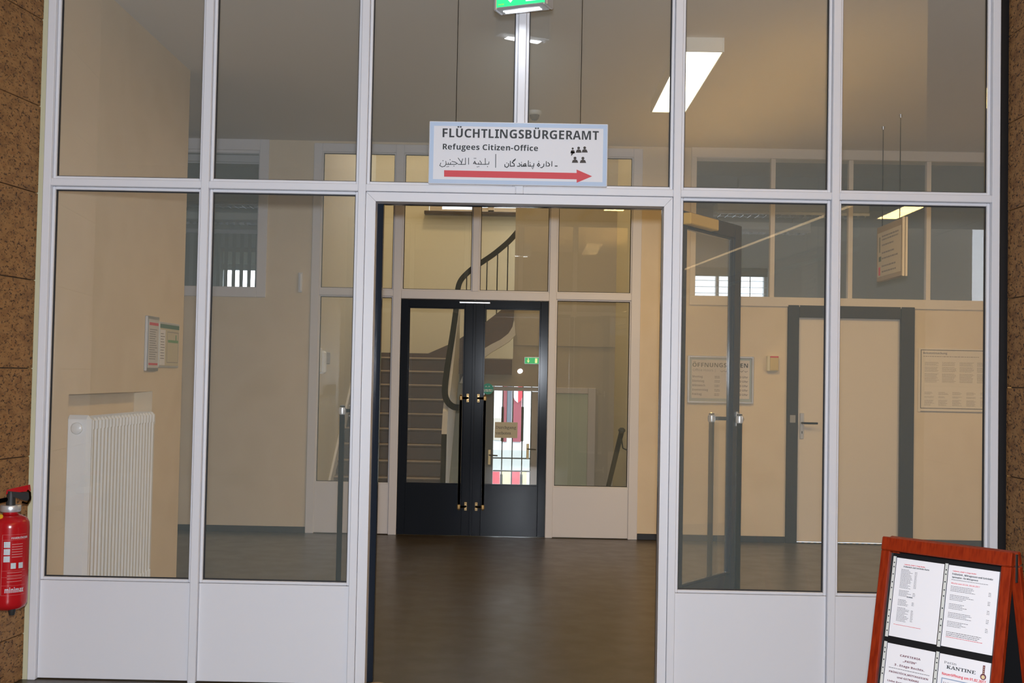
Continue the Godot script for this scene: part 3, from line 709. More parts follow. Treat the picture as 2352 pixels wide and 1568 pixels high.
func outside() -> void:
	solo("ground", MB.new().span(-14, 14, -1.2, -1.1, -40, -10.9), mat(0.3, 0.3, 0.3, 0.9), "grey street outside the exit door", "ground", Vector3.ZERO, 0.0, "", "structure")
	var z := -17.0
	var f := thing("street_building", "pale building across the street with red and grey panels, seen through the exit door", "building", Vector3(0, -1.1, z))
	part("facade", MB.new().span(-5, 5, 0, 9, -0.5, 0.0), mat(0.8, 0.82, 0.8, 0.8), f)
	var D := 6.044 - z
	var rc := func(x0: float, x1: float, y0: float, y1: float, m: Material, called: String) -> void:
		var a := px(x0, y1, D)
		var b := px(x1, y0, D)
		part(called, MB.new().span(a.x, b.x, a.y + 1.1, b.y + 1.1, 0.0, 0.03), m, f)
	rc.call(1154, 1166, 880, 1014, mat(0.24, 0.05, 0.06, 0.7), "panel")
	rc.call(1163, 1176, 880, 985, mat(0.12, 0.14, 0.16, 0.7), "panel")
	rc.call(1177, 1199, 880, 1014, mat(0.3, 0.06, 0.08, 0.7), "panel")
	rc.call(1133, 1153, 960, 1010, mat(0.5, 0.45, 0.36, 0.7), "panel")
	rc.call(1131, 1218, 1034, 1078, mat(0.5, 0.52, 0.46, 0.7), "panel")
	rc.call(1131, 1148, 1083, 1125, mat(0.6, 0.05, 0.07, 0.7), "panel")
	rc.call(1152, 1172, 1083, 1125, mat(0.7, 0.66, 0.3, 0.7), "panel")
	rc.call(1174, 1194, 1083, 1125, mat(0.6, 0.05, 0.07, 0.7), "panel")
	rc.call(1196, 1210, 1083, 1125, mat(0.7, 0.66, 0.3, 0.7), "panel")
	var s := px(1190, 905, D)
	var sh := []
	for q in [[-0.09, 0.16], [0.09, 0.16], [0.09, -0.05], [0.06, -0.12], [0.0, -0.17], [-0.06, -0.12], [-0.09, -0.05]]: sh.append(Vector2(s.x + q[0], s.y + 1.1 + q[1]))
	part("shield", MB.new().prism(sh, 0.03, 0.05), mat(0.85, 0.85, 0.82, 0.6), f)
	part("shield_half", MB.new().prism([Vector2(s.x, s.y + 1.26), Vector2(s.x + 0.09, s.y + 1.26), Vector2(s.x + 0.09, s.y + 1.05), Vector2(s.x + 0.06, s.y + 0.98), Vector2(s.x, s.y + 0.93)], 0.05, 0.055), mat(0.6, 0.04, 0.06, 0.6), f)
	var g := thing("iron_grille", "thin dark iron grille with thicker sleeves in front of the street exit", "grille", Vector3(0, -1.1, -10.95))
	var gd := 6.044 + 10.95
	for x in [1132.0, 1153.5, 1176.8, 1199.3, 1219.0]:
		var q := px(x, 1000, gd)
		var bar := part("bar", MB.new().tube([Vector3(q.x, 0.0, 0), Vector3(q.x, 2.9, 0)], 0.008, 8), M.rubber, g)
		if x == 1153.5 or x == 1199.3:
			for yy in [[934, 1013], [1089, 1160]]:
				var t := px(x, yy[0], gd)
				var u := px(x, yy[1], gd)
				part("sleeve", MB.new().tube([Vector3(q.x, u.y + 1.1, 0), Vector3(q.x, t.y + 1.1, 0)], 0.018, 10), M.rubber, bar)
	for y in [1052.0, 1081.5]:
		var a := px(1132, y, gd)
		var b := px(1219, y, gd)
		part("cross_bar", MB.new().box(Vector3((a.x + b.x) / 2, (a.y + b.y) / 2 + 1.1, 0), Vector3(b.x - a.x, 0.018, 0.018)), M.rubber, g)

func ceiling_lamp(at: Vector3, label: String) -> void:
	var l := thing("ceiling_lamp", label, "lamp", at, 0.0, "")
	part("housing", MB.new().frame(-0.15, 0.15, -0.93, 0.93, 0.012, -0.05, 0.05, 0.002), M.lampwhite, l).transform = Transform3D(Basis(Vector3.RIGHT, PI / 2), Vector3(0, -0.05, 0))
	part("top_plate", MB.new().box(Vector3(0, -0.004, 0), Vector3(0.28, 0.006, 1.84)), M.lampwhite, l)
	part("diffuser", MB.new().box(Vector3(0, -0.088, 0), Vector3(0.272, 0.01, 1.832)), M.lampface, l)
	area("lamp_light", Vector3(0, -0.103, 0), Vector2(0.26, 1.8), lin(1.0, 0.62, 0.18), 6.3, l)

func lobby_things() -> void:
	ceiling_lamp(Vector3(1.21, CEIL, -2.87), "lit white box lamp on the lobby ceiling behind the fourth bay of glass")
	ceiling_lamp(Vector3(4.95, CEIL, -2.6), "lit box lamp on the lobby ceiling out past the right stone reveal")
	var cd := thing("dome_camera", "small white dome camera on the lobby ceiling just right of the middle post", "camera", Vector3(0.084, CEIL, -4.26))
	part("base", MB.new().lathe([Vector2(0, -0.035), Vector2(0.05, -0.035), Vector2(0.062, -0.02), Vector2(0.062, 0), Vector2(0, 0)], 28), M.lampwhite, cd)
	part("dome", MB.new().lathe([Vector2(0, -0.085), Vector2(0.022, -0.08), Vector2(0.036, -0.066), Vector2(0.044, -0.035), Vector2(0, -0.035)], 24), mat(0.12, 0.12, 0.12, 0.08), cd)
	# radiator
	var ra := thing("radiator", "tall white ribbed radiator standing in the wall niche behind the left pane", "radiator", Vector3(-2.68, 0.1, -1.72))
	var nrib := 20
	var L := 1.24
	for i in nrib:
		var z := L / 2 - (i + 0.5) * L / nrib
		var b := MB.new()
		for x in [-0.05, 0.0, 0.05]:
			b.box(Vector3(x, 0.6, z), Vector3(0.046, 1.16, L / nrib - 0.012), 0.012)
		for y in [0.06, 1.16]:
			b.box(Vector3(0, y, z), Vector3(0.155, 0.09, L / nrib - 0.004), 0.02)
		part("rib", b, M.radiator, ra)
	part("end_column", MB.new().box(Vector3(0, 0.6, L / 2 + 0.02), Vector3(0.16, 1.24, 0.06), 0.025), M.radiator, ra)
	part("plug", MB.new().lathe([Vector2(0, 0), Vector2(0.036, 0), Vector2(0.036, 0.01), Vector2(0.03, 0.016), Vector2(0, 0.018)], 24, Transform3D(Basis(Vector3.RIGHT, PI / 2), Vector3(0.0, 1.14, L / 2 + 0.05))), M.radiator, ra)
	part("valve", MB.new().box(Vector3(0.03, 1.13, -L / 2 - 0.04), Vector3(0.045, 0.045, 0.07), 0.01), M.radiator, ra)
	for s in [-1, 1]: part("foot", MB.new().span(-0.03, 0.03, -0.1, 0.05, s * 0.5 - 0.02, s * 0.5 + 0.02), M.radiator, ra)
	# notices on the left wall
	var rng := RandomNumberGenerator.new()
	rng.seed = 77
	var n1 := thing("wall_notice", "narrow grey notice holder with red header and footer on the left wall, nearer of two", "notice", Vector3(-2.64, 1.79, -2.28), PI / 2)
	part("holder", MB.new().box(Vector3(0, 0, 0.01), Vector3(0.265, 0.39, 0.02), 0.003), M.steel, n1)
	part("sheet", MB.new().box(Vector3(0, 0, 0.022), Vector3(0.235, 0.345, 0.002)), mat(0.6, 0.58, 0.57, 0.6), n1)
	part("red_band", MB.new().box(Vector3(0, 0.14, 0.0235), Vector3(0.2, 0.02, 0.001)).box(Vector3(0, -0.145, 0.0235), Vector3(0.2, 0.015, 0.001)), M.arrow, n1)
	var sp := MB.new()
	small_print(sp, rng, -0.09, 0.1, 0.18, 14, 0.016, 0.005, 0.0235)
	part("small_print", sp, M.inkgrey, n1)
	var n2 := thing("escape_plan", "escape route plan with green header on the left wall beside the narrow notice", "notice", Vector3(-2.64, 1.79, -2.69), PI / 2)
	part("frame", MB.new().box(Vector3(0, 0, 0.006), Vector3(0.5, 0.335, 0.012), 0.003), M.alu, n2)
	part("sheet", MB.new().box(Vector3(0, 0, 0.013), Vector3(0.47, 0.305, 0.002)), mat(0.58, 0.52, 0.36, 0.5), n2)
	part("header", MB.new().box(Vector3(0, 0.137, 0.0145), Vector3(0.47, 0.03, 0.001)), mat(0.06, 0.16, 0.09, 0.5), n2)
	part("legend", MB.new().box(Vector3(-0.17, -0.02, 0.0145), Vector3(0.125, 0.26, 0.001)), M.paper, n2)
	part("route", MB.new().box(Vector3(0.09, 0.03, 0.0145), Vector3(0.26, 0.02, 0.001)).box(Vector3(0.16, 0.06, 0.0145), Vector3(0.02, 0.04, 0.001)), mat(0.15, 0.32, 0.12, 0.6), n2)
	var lp := MB.new()
	lp.frame(-0.06, 0.22, -0.13, 0.1, 0.004, 0.0138, 0.0146)
	small_print(lp, rng, -0.22, 0.08, 0.1, 10, 0.02, 0.006, 0.0152)
	part("small_print", lp, M.inkgrey, n2)
	# far wall fittings
	var se := thing("wall_sensor", "narrow white contact strip on the far wall beside the second partition", "sensor", Vector3(-2.236, 2.517, ZB))
	part("body", MB.new().box(Vector3(0, 0, 0.012), Vector3(0.04, 0.2, 0.024), 0.005), M.white, se)
	part("cover", MB.new().box(Vector3(0.004, 0, 0.026), Vector3(0.016, 0.17, 0.008), 0.003), M.radiator, se)
	var hs := thing("hours_sign", "framed opening hours sign on the far wall, partly hidden by the open door leaf", "sign", Vector3(2.013, 1.618, ZB))
	part("frame", MB.new().frame(-0.333, 0.333, -0.238, 0.238, 0.022, 0.0, 0.025, 0.004), M.alu, hs)
	part("board", MB.new().box(Vector3(0, 0, 0.008), Vector3(0.63, 0.44, 0.014)), mat(0.36, 0.42, 0.45, 0.6), hs)
	part("sheet", MB.new().box(Vector3(0, 0.004, 0.0155), Vector3(0.58, 0.385, 0.002)), mat(0.66, 0.6, 0.55, 0.6), hs)
	words(hs, "ÖFFNUNGSZEITEN", -0.282, 0.125, 0.042, 0.555, 0.0168, M.ink)
	words(hs, "Office Hours |", -0.278, 0.082, 0.024, 0.225, 0.0168, M.inkgrey, false)
	var ap := MB.new()
	for i in 7:
		var x := 0.0 + i * 0.04
		stroke(ap, [Vector2(x, 0.088), Vector2(x + 0.012, 0.08), Vector2(x + 0.03, 0.09 + 0.006 * (i % 2))], 0.005, 0.0168)
	part("small_print", ap, M.inkgrey, hs)
	var days := ["Montag", "Dienstag", "Mittwoch", "Donnerstag", "Freitag"]
	var ends := ["15:00 Uhr", "15:00 Uhr", "14:00 Uhr", "18:00 Uhr", "14:00 Uhr"]
	for i in 5:
		words(hs, days[i], -0.282, 0.018 - i * 0.044, 0.021, 0.0, 0.0168, M.inkgrey)
		words(hs, ends[i], 0.125, 0.018 - i * 0.044, 0.021, 0.15, 0.0168, M.inkgrey)
	var hp := MB.new()
	for i in 5: small_print(hp, rng, -0.06, 0.032 - i * 0.044, 0.055, 2, 0.014, 0.006, 0.0168, 0.1)
	part("small_print", hp, M.inkgrey, hs)
	var th := thing("room_thermostat", "small ivory wall box with red top stripe between the hours sign and the flush door", "thermostat", Vector3(2.53, 1.79, ZB))
	part("case", MB.new().box(Vector3(0, 0, 0.022), Vector3(0.118, 0.16, 0.044), 0.008), mat(0.72, 0.66, 0.48, 0.4), th)
	part("dial_face", MB.new().box(Vector3(0.014, -0.004, 0.046), Vector3(0.086, 0.13, 0.006), 0.003), mat(0.62, 0.48, 0.22, 0.4), th)
	part("red_stripe", MB.new().box(Vector3(0.014, 0.066, 0.047), Vector3(0.084, 0.016, 0.006), 0.002), M.arrow, th)
	var nb := thing("notice_board", "large paper announcement with black border on the far wall right of the flush door", "notice", Vector3(4.42, 1.655, ZB))
	part("sheet", MB.new().box(Vector3(0, 0, 0.004), Vector3(0.85, 0.64, 0.006), 0.001), mat(0.74, 0.66, 0.54, 0.6), nb)
	part("border", MB.new().frame(-0.4, 0.4, -0.285, 0.305, 0.006, 0.0065, 0.0078), M.ink, nb)
	part("bottom_edge", MB.new().span(-0.4, 0.42, -0.318, -0.31, 0.006, 0.0085), M.inkgrey, nb)
	words(nb, "Bekanntmachung", -0.375, 0.262, 0.02, 0.24, 0.0075, M.inkgrey)
	var bp := MB.new()
	small_print(bp, rng, -0.375, 0.238, 0.56, 1, 0.02, 0.007, 0.0075, 0.0)
	for c in 4:
		for blk in [[0.18, 4], [0.13, 5], [0.065, 9]]:
			small_print(bp, rng, -0.36 + c * 0.175, blk[0], 0.145, blk[1], 0.0105, 0.004, 0.0075, 0.2)
	for c in 5:
		for blk in [[-0.12, 3], [-0.165, 2], [-0.2, 6]]:
			small_print(bp, rng, -0.36 + c * 0.14, blk[0], 0.1, blk[1], 0.0105, 0.004, 0.0075, 0.4)
	part("small_print", bp, mat(0.36, 0.31, 0.25, 0.7), nb)
	# hanging sign seen from its side
	var hg := thing("hanging_sign", "brown hanging information sign on two thin rods, turned sideways behind the right pane", "sign", Vector3(3.28, 2.79, -4.36), -PI / 2)
	part("board", MB.new().box(Vector3.ZERO, Vector3(0.72, 0.5, 0.04), 0.004), mat(0.3, 0.23, 0.15, 0.5), hg)
	part("edge_strip", MB.new().box(Vector3(0.363, 0, 0.012), Vector3(0.012, 0.51, 0.02), 0.002).box(Vector3(0.363, 0, -0.014), Vector3(0.012, 0.51, 0.018), 0.002), mat(0.7, 0.6, 0.45, 0.5), hg)
	part("sheet", MB.new().box(Vector3(0, -0.01, 0.0215), Vector3(0.66, 0.4, 0.002)), mat(0.5, 0.44, 0.36, 0.5), hg)
	var hgp := MB.new()
	for q in [[-0.2, 0.15, 0.48, 2], [-0.2, 0.07, 0.4, 1], [-0.2, 0.0, 0.36, 1], [-0.2, -0.05, 0.48, 1], [-0.2, -0.12, 0.4, 1], [-0.2, -0.17, 0.46, 1]]:
		small_print(hgp, rng, q[0], q[1], q[2], q[3], 0.03, 0.014, 0.0228, 0.2)
	part("small_print", hgp, M.inkgrey, hg)
	part("symbol", MB.new().box(Vector3(-0.265, 0.08, 0.0228), Vector3(0.02, 0.14, 0.001)).box(Vector3(-0.255, -0.05, 0.0228), Vector3(0.07, 0.045, 0.001)), mat(0.08, 0.1, 0.07, 0.6), hg)
	part("red_mark", MB.new().box(Vector3(-0.27, -0.16, 0.0228), Vector3(0.05, 0.075, 0.001)), M.arrow, hg)
	for x in [-0.27, 0.22]:
		part("rod", MB.new().tube([Vector3(x, 0.25, 0), Vector3(x, CEIL - 2.79, 0)], 0.004, 6), M.inkgrey, hg)
		part("rod_socket", MB.new().lathe([Vector2(0, -0.03), Vector2(0.012, -0.03), Vector2(0.016, 0), Vector2(0, 0)], 10, Transform3D(Basis(), Vector3(x, CEIL - 2.79, 0))), M.steel, hg)

func sign_point(zx: float, zy: float, w: float, h: float) -> Vector2:
	var dx := zx - 85.0
	var dy := zy - 88.0
	var det := 2197.0 * 769.0 + 17.0 * 44.0
	return Vector2((dx * 769.0 + dy * 17.0) / det * w - w / 2, h / 2 - (dy * 2197.0 - dx * 44.0) / det * h)

func hall_things() -> void:
	# direction sign on the transom
	var W := 0.922
	var H := 0.325
	var s := thing("direction_sign", "white direction sign with pale blue border, bold lettering and long red arrow over the doorway", "sign", Vector3(-0.032, 2.752, 0.04))
	part("board", MB.new().box(Vector3(0, 0, -0.012), Vector3(W, H, 0.024), 0.003), M.white, s)
	part("border", MB.new().frame(-W / 2 + 0.004, W / 2 - 0.004, -H / 2 + 0.004, H / 2 - 0.004, 0.02, -0.0005, 0.0006), M.blue, s)
	var q0 := sign_point(245, 287, W, H)
	var q1 := sign_point(2165, 320, W, H)
	var cap := 0.0455
	words(s, "FLÜCHTLINGSBÜRGERAMT", q0.x, q0.y, cap, q1.x - q0.x, 0.0008, M.ink)
	var r0 := sign_point(248, 437, W, H)
	var r1 := sign_point(1418, 460, W, H)
	words(s, "Refugees Citizen-Office", r0.x, r0.y, 0.029, r1.x - r0.x, 0.0008, M.ink, true)
	var P := func(a: Array) -> Array:
		var o := []
		for k in range(0, a.size(), 2): o.append(sign_point(a[k], a[k + 1], W, H))
		return o
	var ab := MB.new()
	var lw := 0.0034
	for a in [[285, 585, 290, 612, 275, 642, 240, 652, 212, 636, 222, 606], [288, 622, 340, 622, 345, 600], [316, 602, 316, 622], [340, 622, 400, 622, 428, 612, 400, 594, 362, 586], [438, 545, 478, 600, 474, 622, 438, 622], [492, 556, 478, 606], [527, 545, 527, 622, 478, 622], [566, 545, 566, 620],
		[640, 586, 625, 611, 652, 611, 640, 586, 648, 600, 655, 618, 690, 620, 690, 602], [705, 580, 721, 602, 716, 622, 690, 621], [770, 550, 772, 622, 720, 622], [772, 622, 813, 619, 815, 592]]:
		stroke(ab, P.call(a), lw, 0.0008)
	stroke(ab, P.call([900, 500, 897, 660]), lw, 0.0008)
	stroke(ab, P.call([1630, 645, 1652, 645]), 0.005, 0.0008)
	for a in [[1589, 590, 1587, 645], [1541, 602, 1562, 626, 1554, 643, 1530, 645], [1520, 590, 1518, 645], [1490, 620, 1488, 645, 1466, 664, 1450, 662], [1426, 610, 1410, 634, 1424, 648, 1440, 634, 1426, 610], [1368, 615, 1366, 645, 1322, 646, 1322, 626], [1300, 580, 1298, 645, 1322, 646],
		[1276, 646, 1232, 646, 1246, 622, 1263, 614, 1271, 634, 1246, 640], [1215, 622, 1213, 646, 1234, 646], [1186, 610, 1201, 632, 1190, 646, 1165, 646], [1136, 570, 1101, 600, 1126, 620, 1128, 643, 1092, 645], [1141, 558, 1112, 580], [1080, 585, 1078, 645, 1095, 645], [1055, 615, 1058, 640, 1036, 661, 1012, 650, 1010, 626]]:
		stroke(ab, P.call(a), lw * 1.25, 0.0008)
	for d in [[250, 576], [300, 650], [317, 648], [385, 642], [338, 564], [635, 548], [652, 548], [672, 653], [690, 650], [797, 650], [1345, 664], [1361, 662], [1353, 676], [1322, 602], [1215, 598], [1035, 606], [1428, 588]]:
		ab.prism(disc2(sign_point(d[0], d[1], W, H), 0.0024, 8), 0.0003, 0.0013)
	part("script_lettering", ab, M.ink, s)
	part("arrow", MB.new().prism(P.call([264, 693, 1892, 730, 1892, 688, 2082, 771, 1892, 850, 1892, 808, 264, 772]), -0.0005, 0.001), M.arrow, s)
	var pc := MB.new()
	for f in [[1845, 455, 0.8], [1918, 448, 1.0], [1992, 446, 1.05], [1873, 572, 1.1], [1970, 574, 1.1]]:
		var k: float = f[2]
		pc.prism(disc2(sign_point(f[0], f[1] - 24, W, H), 0.0068 * k, 16), 0.0, 0.0012)
		pc.prism(P.call([f[0] - 12 * k, f[1] - 6, f[0] + 12 * k, f[1] - 6, f[0] + 26 * k, f[1] + 2, f[0] + 36 * k, f[1] + 33, f[0] - 36 * k, f[1] + 33, f[0] - 26 * k, f[1] + 2]), 0.0, 0.0012)
	pc.prism(P.call([1826, 460, 1872, 478, 1850, 496, 1826, 524]), 0.0, 0.0012)
	part("people_symbol", pc, mat(0.045, 0.035, 0.03, 0.6), s)
	for x in [-0.325, 0.318]:
		part("suspension_wire", MB.new().tube([Vector3(x, H / 2, -0.01), Vector3(x, 4.8 - 2.752, -0.01)], 0.0016, 6), M.inkgrey, s)
	# hanging escape sign in front of the top of the partition
	var e := thing("exit_sign", "lit green escape sign box with down arrow and running figure, hanging above the direction sign", "sign", Vector3(-0.035, 3.455, 0.22), deg_to_rad(-23.0))
	part("housing", MB.new().frame(-0.147, 0.147, 0.0, 0.185, 0.017, -0.085, 0.004, 0.005).span(-0.13, 0.13, 0.017, 0.17, -0.08, -0.06), M.alu, e)
	part("face", MB.new().span(-0.131, 0.131, 0.016, 0.17, -0.012, 0.0), glow(0.03, 0.78, 0.24, 1.0), e)
	var ew := glow(0.9, 1.0, 0.93, 1.35)
	part("arrow", MB.new().prism([Vector2(-0.054, 0.032), Vector2(-0.012, 0.078), Vector2(-0.012, 0.098), Vector2(-0.042, 0.07), Vector2(-0.042, 0.15), Vector2(-0.066, 0.15), Vector2(-0.066, 0.07), Vector2(-0.096, 0.098), Vector2(-0.096, 0.078)], 0.0, 0.001), ew, e)
	part("doorway_symbol", MB.new().span(0.03, 0.1, 0.03, 0.158, 0.0, 0.001), ew, e)
	var man := MB.new()
	var gm := glow(0.03, 0.7, 0.22, 0.9)
	man.prism(disc2(Vector2(0.066, 0.143), 0.009, 14), 0.001, 0.002)
	for a in [[0.062, 0.128, 0.066, 0.098], [0.062, 0.126, 0.046, 0.115, 0.04, 0.1], [0.064, 0.126, 0.08, 0.118, 0.09, 0.126], [0.066, 0.098, 0.078, 0.075, 0.072, 0.05, 0.098, 0.047], [0.066, 0.098, 0.058, 0.072, 0.036, 0.046]]:
		var pts := []
		for k in range(0, a.size(), 2): pts.append(Vector2(a[k], a[k + 1]))
		stroke(man, pts, 0.009, 0.0015)
	part("running_figure", man, gm, e)
	words(e, "INOTEC", -0.122, 0.024, 0.007, 0.034, 0.0006, mat(0.7, 0.75, 0.1, 0.5))
	for k in 2:
		part("light_slot", MB.new().box(Vector3(-0.005, -0.001, -0.028 - 0.026 * k), Vector3(0.2, 0.004, 0.012), 0.0015), glow(0.93, 0.97, 1.0, 2.2), e)
	area("sign_light", Vector3(0, -0.012, -0.04), Vector2(0.2, 0.05), lin(0.9, 0.95, 1.0), 0.12, e)
	part("hanger", MB.new().tube([Vector3(0, 0.18, -0.04), Vector3(0, 4.8 - 3.455, -0.04)], 0.01, 10), M.alu, e)
	# door stop on the floor
	solo("door_stop", MB.new().lathe([Vector2(0.075, 0.0), Vector2(0.074, 0.012), Vector2(0.066, 0.026), Vector2(0.045, 0.034), Vector2(0, 0.036)], 32), mat(0.45, 0.34, 0.22, 0.5), "tan rounded floor stop at the foot of the left door jamb", "door stop", Vector3(-0.695, 0.0, 0.07))
	extinguisher()
	# long lamp of the hall, behind the viewer to the right; the panes mirror it
	var hl := thing("linear_lamp", "long grey lamp channel hanging along the right of the entrance hall", "lamp", Vector3(2.55, 2.86, 6.9), deg_to_rad(-5.5))
	part("channel", MB.new().span(-0.03, 0.03, 0.0, 0.26, -3.1, 3.1, 0.004), mat(0.55, 0.58, 0.62, 0.4), hl)
	part("lower_rail", MB.new().span(-0.02, 0.02, -0.12, -0.09, -3.1, 3.1, 0.003), M.steel, hl)
	part("glow_tube", MB.new().span(-0.02, 0.02, 0.265, 0.285, -3.05, 3.05), glow(1.0, 0.72, 0.38, 3.0), hl)
	area("lamp_light", Vector3(0, 0.3, 0), Vector2(0.08, 6.0), lin(1.0, 0.6, 0.2), 26.0, hl, Vector3(PI / 2, 0, 0))

func extinguisher() -> void:
	var x := thing("fire_extinguisher", "red fire extinguisher with black lever head hanging on the left stone reveal", "fire extinguisher", Vector3(-2.437, 0.443, 0.41))
	var R := 0.089
	part("cylinder", MB.new().lathe([Vector2(0, 0.0), Vector2(R * 0.6, 0.002), Vector2(R * 0.88, 0.014), Vector2(R * 0.98, 0.032), Vector2(R, 0.055), Vector2(R, 0.395), Vector2(R * 0.98, 0.415), Vector2(R * 0.86, 0.436), Vector2(R * 0.5, 0.452), Vector2(0.034, 0.456), Vector2(0.034, 0.47), Vector2(0, 0.47)], 48), M.red, x)
	part("collar", MB.new().lathe([Vector2(0.044, 0.466), Vector2(0.047, 0.47), Vector2(0.047, 0.494), Vector2(0.044, 0.498), Vector2(0, 0.498)], 32), M.alu, x)
	part("valve_body", MB.new().lathe([Vector2(0.022, 0.498), Vector2(0.02, 0.54), Vector2(0.015, 0.562), Vector2(0, 0.562)], 20).tube([Vector3(-0.01, 0.525, 0.01), Vector3(-0.06, 0.515, 0.03), Vector3(-0.12, 0.49, 0.035)], 0.011, 10), M.rubber, x)
	var lever := part("lever", MB.new().prism([Vector2(-0.02, 0.548), Vector2(-0.016, 0.57), Vector2(0.01, 0.578), Vector2(0.086, 0.596), Vector2(0.09, 0.566), Vector2(0.0, 0.556)], -0.012, 0.012), M.red, x)
	lever.set_meta("label", "red squeeze lever")
	part("grip", MB.new().prism([Vector2(-0.012, 0.565), Vector2(0.088, 0.558), Vector2(0.094, 0.535), Vector2(0.082, 0.52), Vector2(0.055, 0.526), Vector2(-0.006, 0.545)], -0.013, 0.013), M.rubber, x)
	var pin := MB.new()
	pin.tube([Vector3(0.085, 0.57, 0.015), Vector3(0.098, 0.56, 0.016), Vector3(0.1, 0.53, 0.017), Vector3(0.088, 0.508, 0.017), Vector3(0.062, 0.514, 0.017)], 0.005, 8)
	part("safety_pin", pin, M.yellow, x)
	part("indicator", MB.new().lathe([Vector2(0, 0), Vector2(0.012, 0), Vector2(0.012, 0.006), Vector2(0, 0.008)], 16, Transform3D(Basis(Vector3.RIGHT, 0.7), Vector3(-0.02, 0.446, 0.06))), M.yellow, x)
	for s in [-1, 1]: part("foot", MB.new().lathe([Vector2(0, -0.026), Vector2(0.012, -0.024), Vector2(0.016, -0.01), Vector2(0.02, 0.012), Vector2(0, 0.012)], 14, Transform3D(Basis(), Vector3(0.037 * s, 0.004, 0.035))), M.rubber, x)
	part("wall_bracket", MB.new().span(-0.1, -0.085, 0.3, 0.44, -0.03, 0.03, 0.003).span(-0.146, -0.1, 0.36, 0.39, -0.015, 0.015), M.rubber, x)
	# print on the curved label
	var pale := mat(0.5, 0.55, 0.58, 0.5)
	var dull := mat(0.5, 0.16, 0.15, 0.5)
	var bend := func(m: Mesh, off: Vector2, k: Vector2) -> ArrayMesh:
		var o := MB.new()
		for sf in m.get_surface_count():
			var a := m.surface_get_arrays(sf)
			var vv: PackedVector3Array = a[Mesh.ARRAY_VERTEX]
			var ii: PackedInt32Array = a[Mesh.ARRAY_INDEX] if a[Mesh.ARRAY_INDEX] != null else PackedInt32Array(range(vv.size()))
			var w := []
			var nn := []
			for p in vv:
				var ang := (off.x + p.x * k.x) / R
				var rr := R + 0.0003 + clampf(p.z, -0.001, 0.001) * 0.3
				w.append(Vector3(sin(ang) * rr, off.y + p.y * k.y, cos(ang) * rr)); nn.append(Vector3(sin(ang), 0, cos(ang)))
			for i in range(0, ii.size(), 3):
				o.v.append_array([w[ii[i]], w[ii[i + 1]], w[ii[i + 2]]]); o.n.append_array([nn[ii[i]], nn[ii[i + 1]], nn[ii[i + 2]]])
		return o.mesh()
	var put_text := func(s: String, x0: float, y: float, w: float, h: float, m: Material) -> void:
		var t := text_mesh(s, true, false)
		var a := t.get_aabb()
		part("lettering", bend.call(t, Vector2(x0 - a.position.x * w / a.size.x, y - a.position.y * h / a.size.y), Vector2(w / a.size.x, h / a.size.y)), m, x)
	put_text.call("FEUERLÖSCHER", 0.045, 0.345, 0.085, 0.012, pale)
	put_text.call("minimax", 0.022, 0.092, 0.09, 0.026, pale)
	var curved := func(x0: float, x1: float, y0: float, y1: float) -> MB:
		var o := MB.new()
		var seg := maxi(1, int((x1 - x0) / 0.008))
		for i in seg:
			var c0 := (x0 + (x1 - x0) * i / seg) / R
			var c1 := (x0 + (x1 - x0) * (i + 1) / seg) / R
			var rr := R + 0.0004
			var f := func(c: float, y: float) -> Vector3: return Vector3(sin(c) * rr, y, cos(c) * rr)
			o.poly([f.call(c0, y0), f.call(c1, y0), f.call(c1, y1), f.call(c0, y1)], Vector3(sin(c0), 0, cos(c0)))
		return o
	for i in 3: part("instruction_picture", curved.call(0.012, 0.04, 0.305 - i * 0.034, 0.333 - i * 0.034), pale, x)
	for i in 2: part("instruction_picture", curved.call(0.045 + i * 0.036, 0.068 + i * 0.036, 0.205, 0.232), pale, x)
	var ol := MB.new()
	for q in [[0.004, 0.12, 0.365, 0.366], [0.004, 0.12, 0.34, 0.341], [0.004, 0.12, 0.195, 0.196], [0.004, 0.12, 0.165, 0.166], [0.004, 0.12, 0.125, 0.126], [0.004, 0.12, 0.08, 0.081], [0.004, 0.006, 0.08, 0.366]]:
		var c: MB = curved.call(q[0], q[1], q[2], q[3])
		ol.v.append_array(c.v); ol.n.append_array(c.n)
	for i in 6:
		var c: MB = curved.call(0.048, 0.1, 0.318 - i * 0.012, 0.322 - i * 0.012)
		ol.v.append_array(c.v); ol.n.append_array(c.n)
	for i in 4:
		var c: MB = curved.call(0.03, 0.1, 0.185 - i * 0.014, 0.188 - i * 0.014)
		ol.v.append_array(c.v); ol.n.append_array(c.n)
	part("label_print", ol, dull, x)

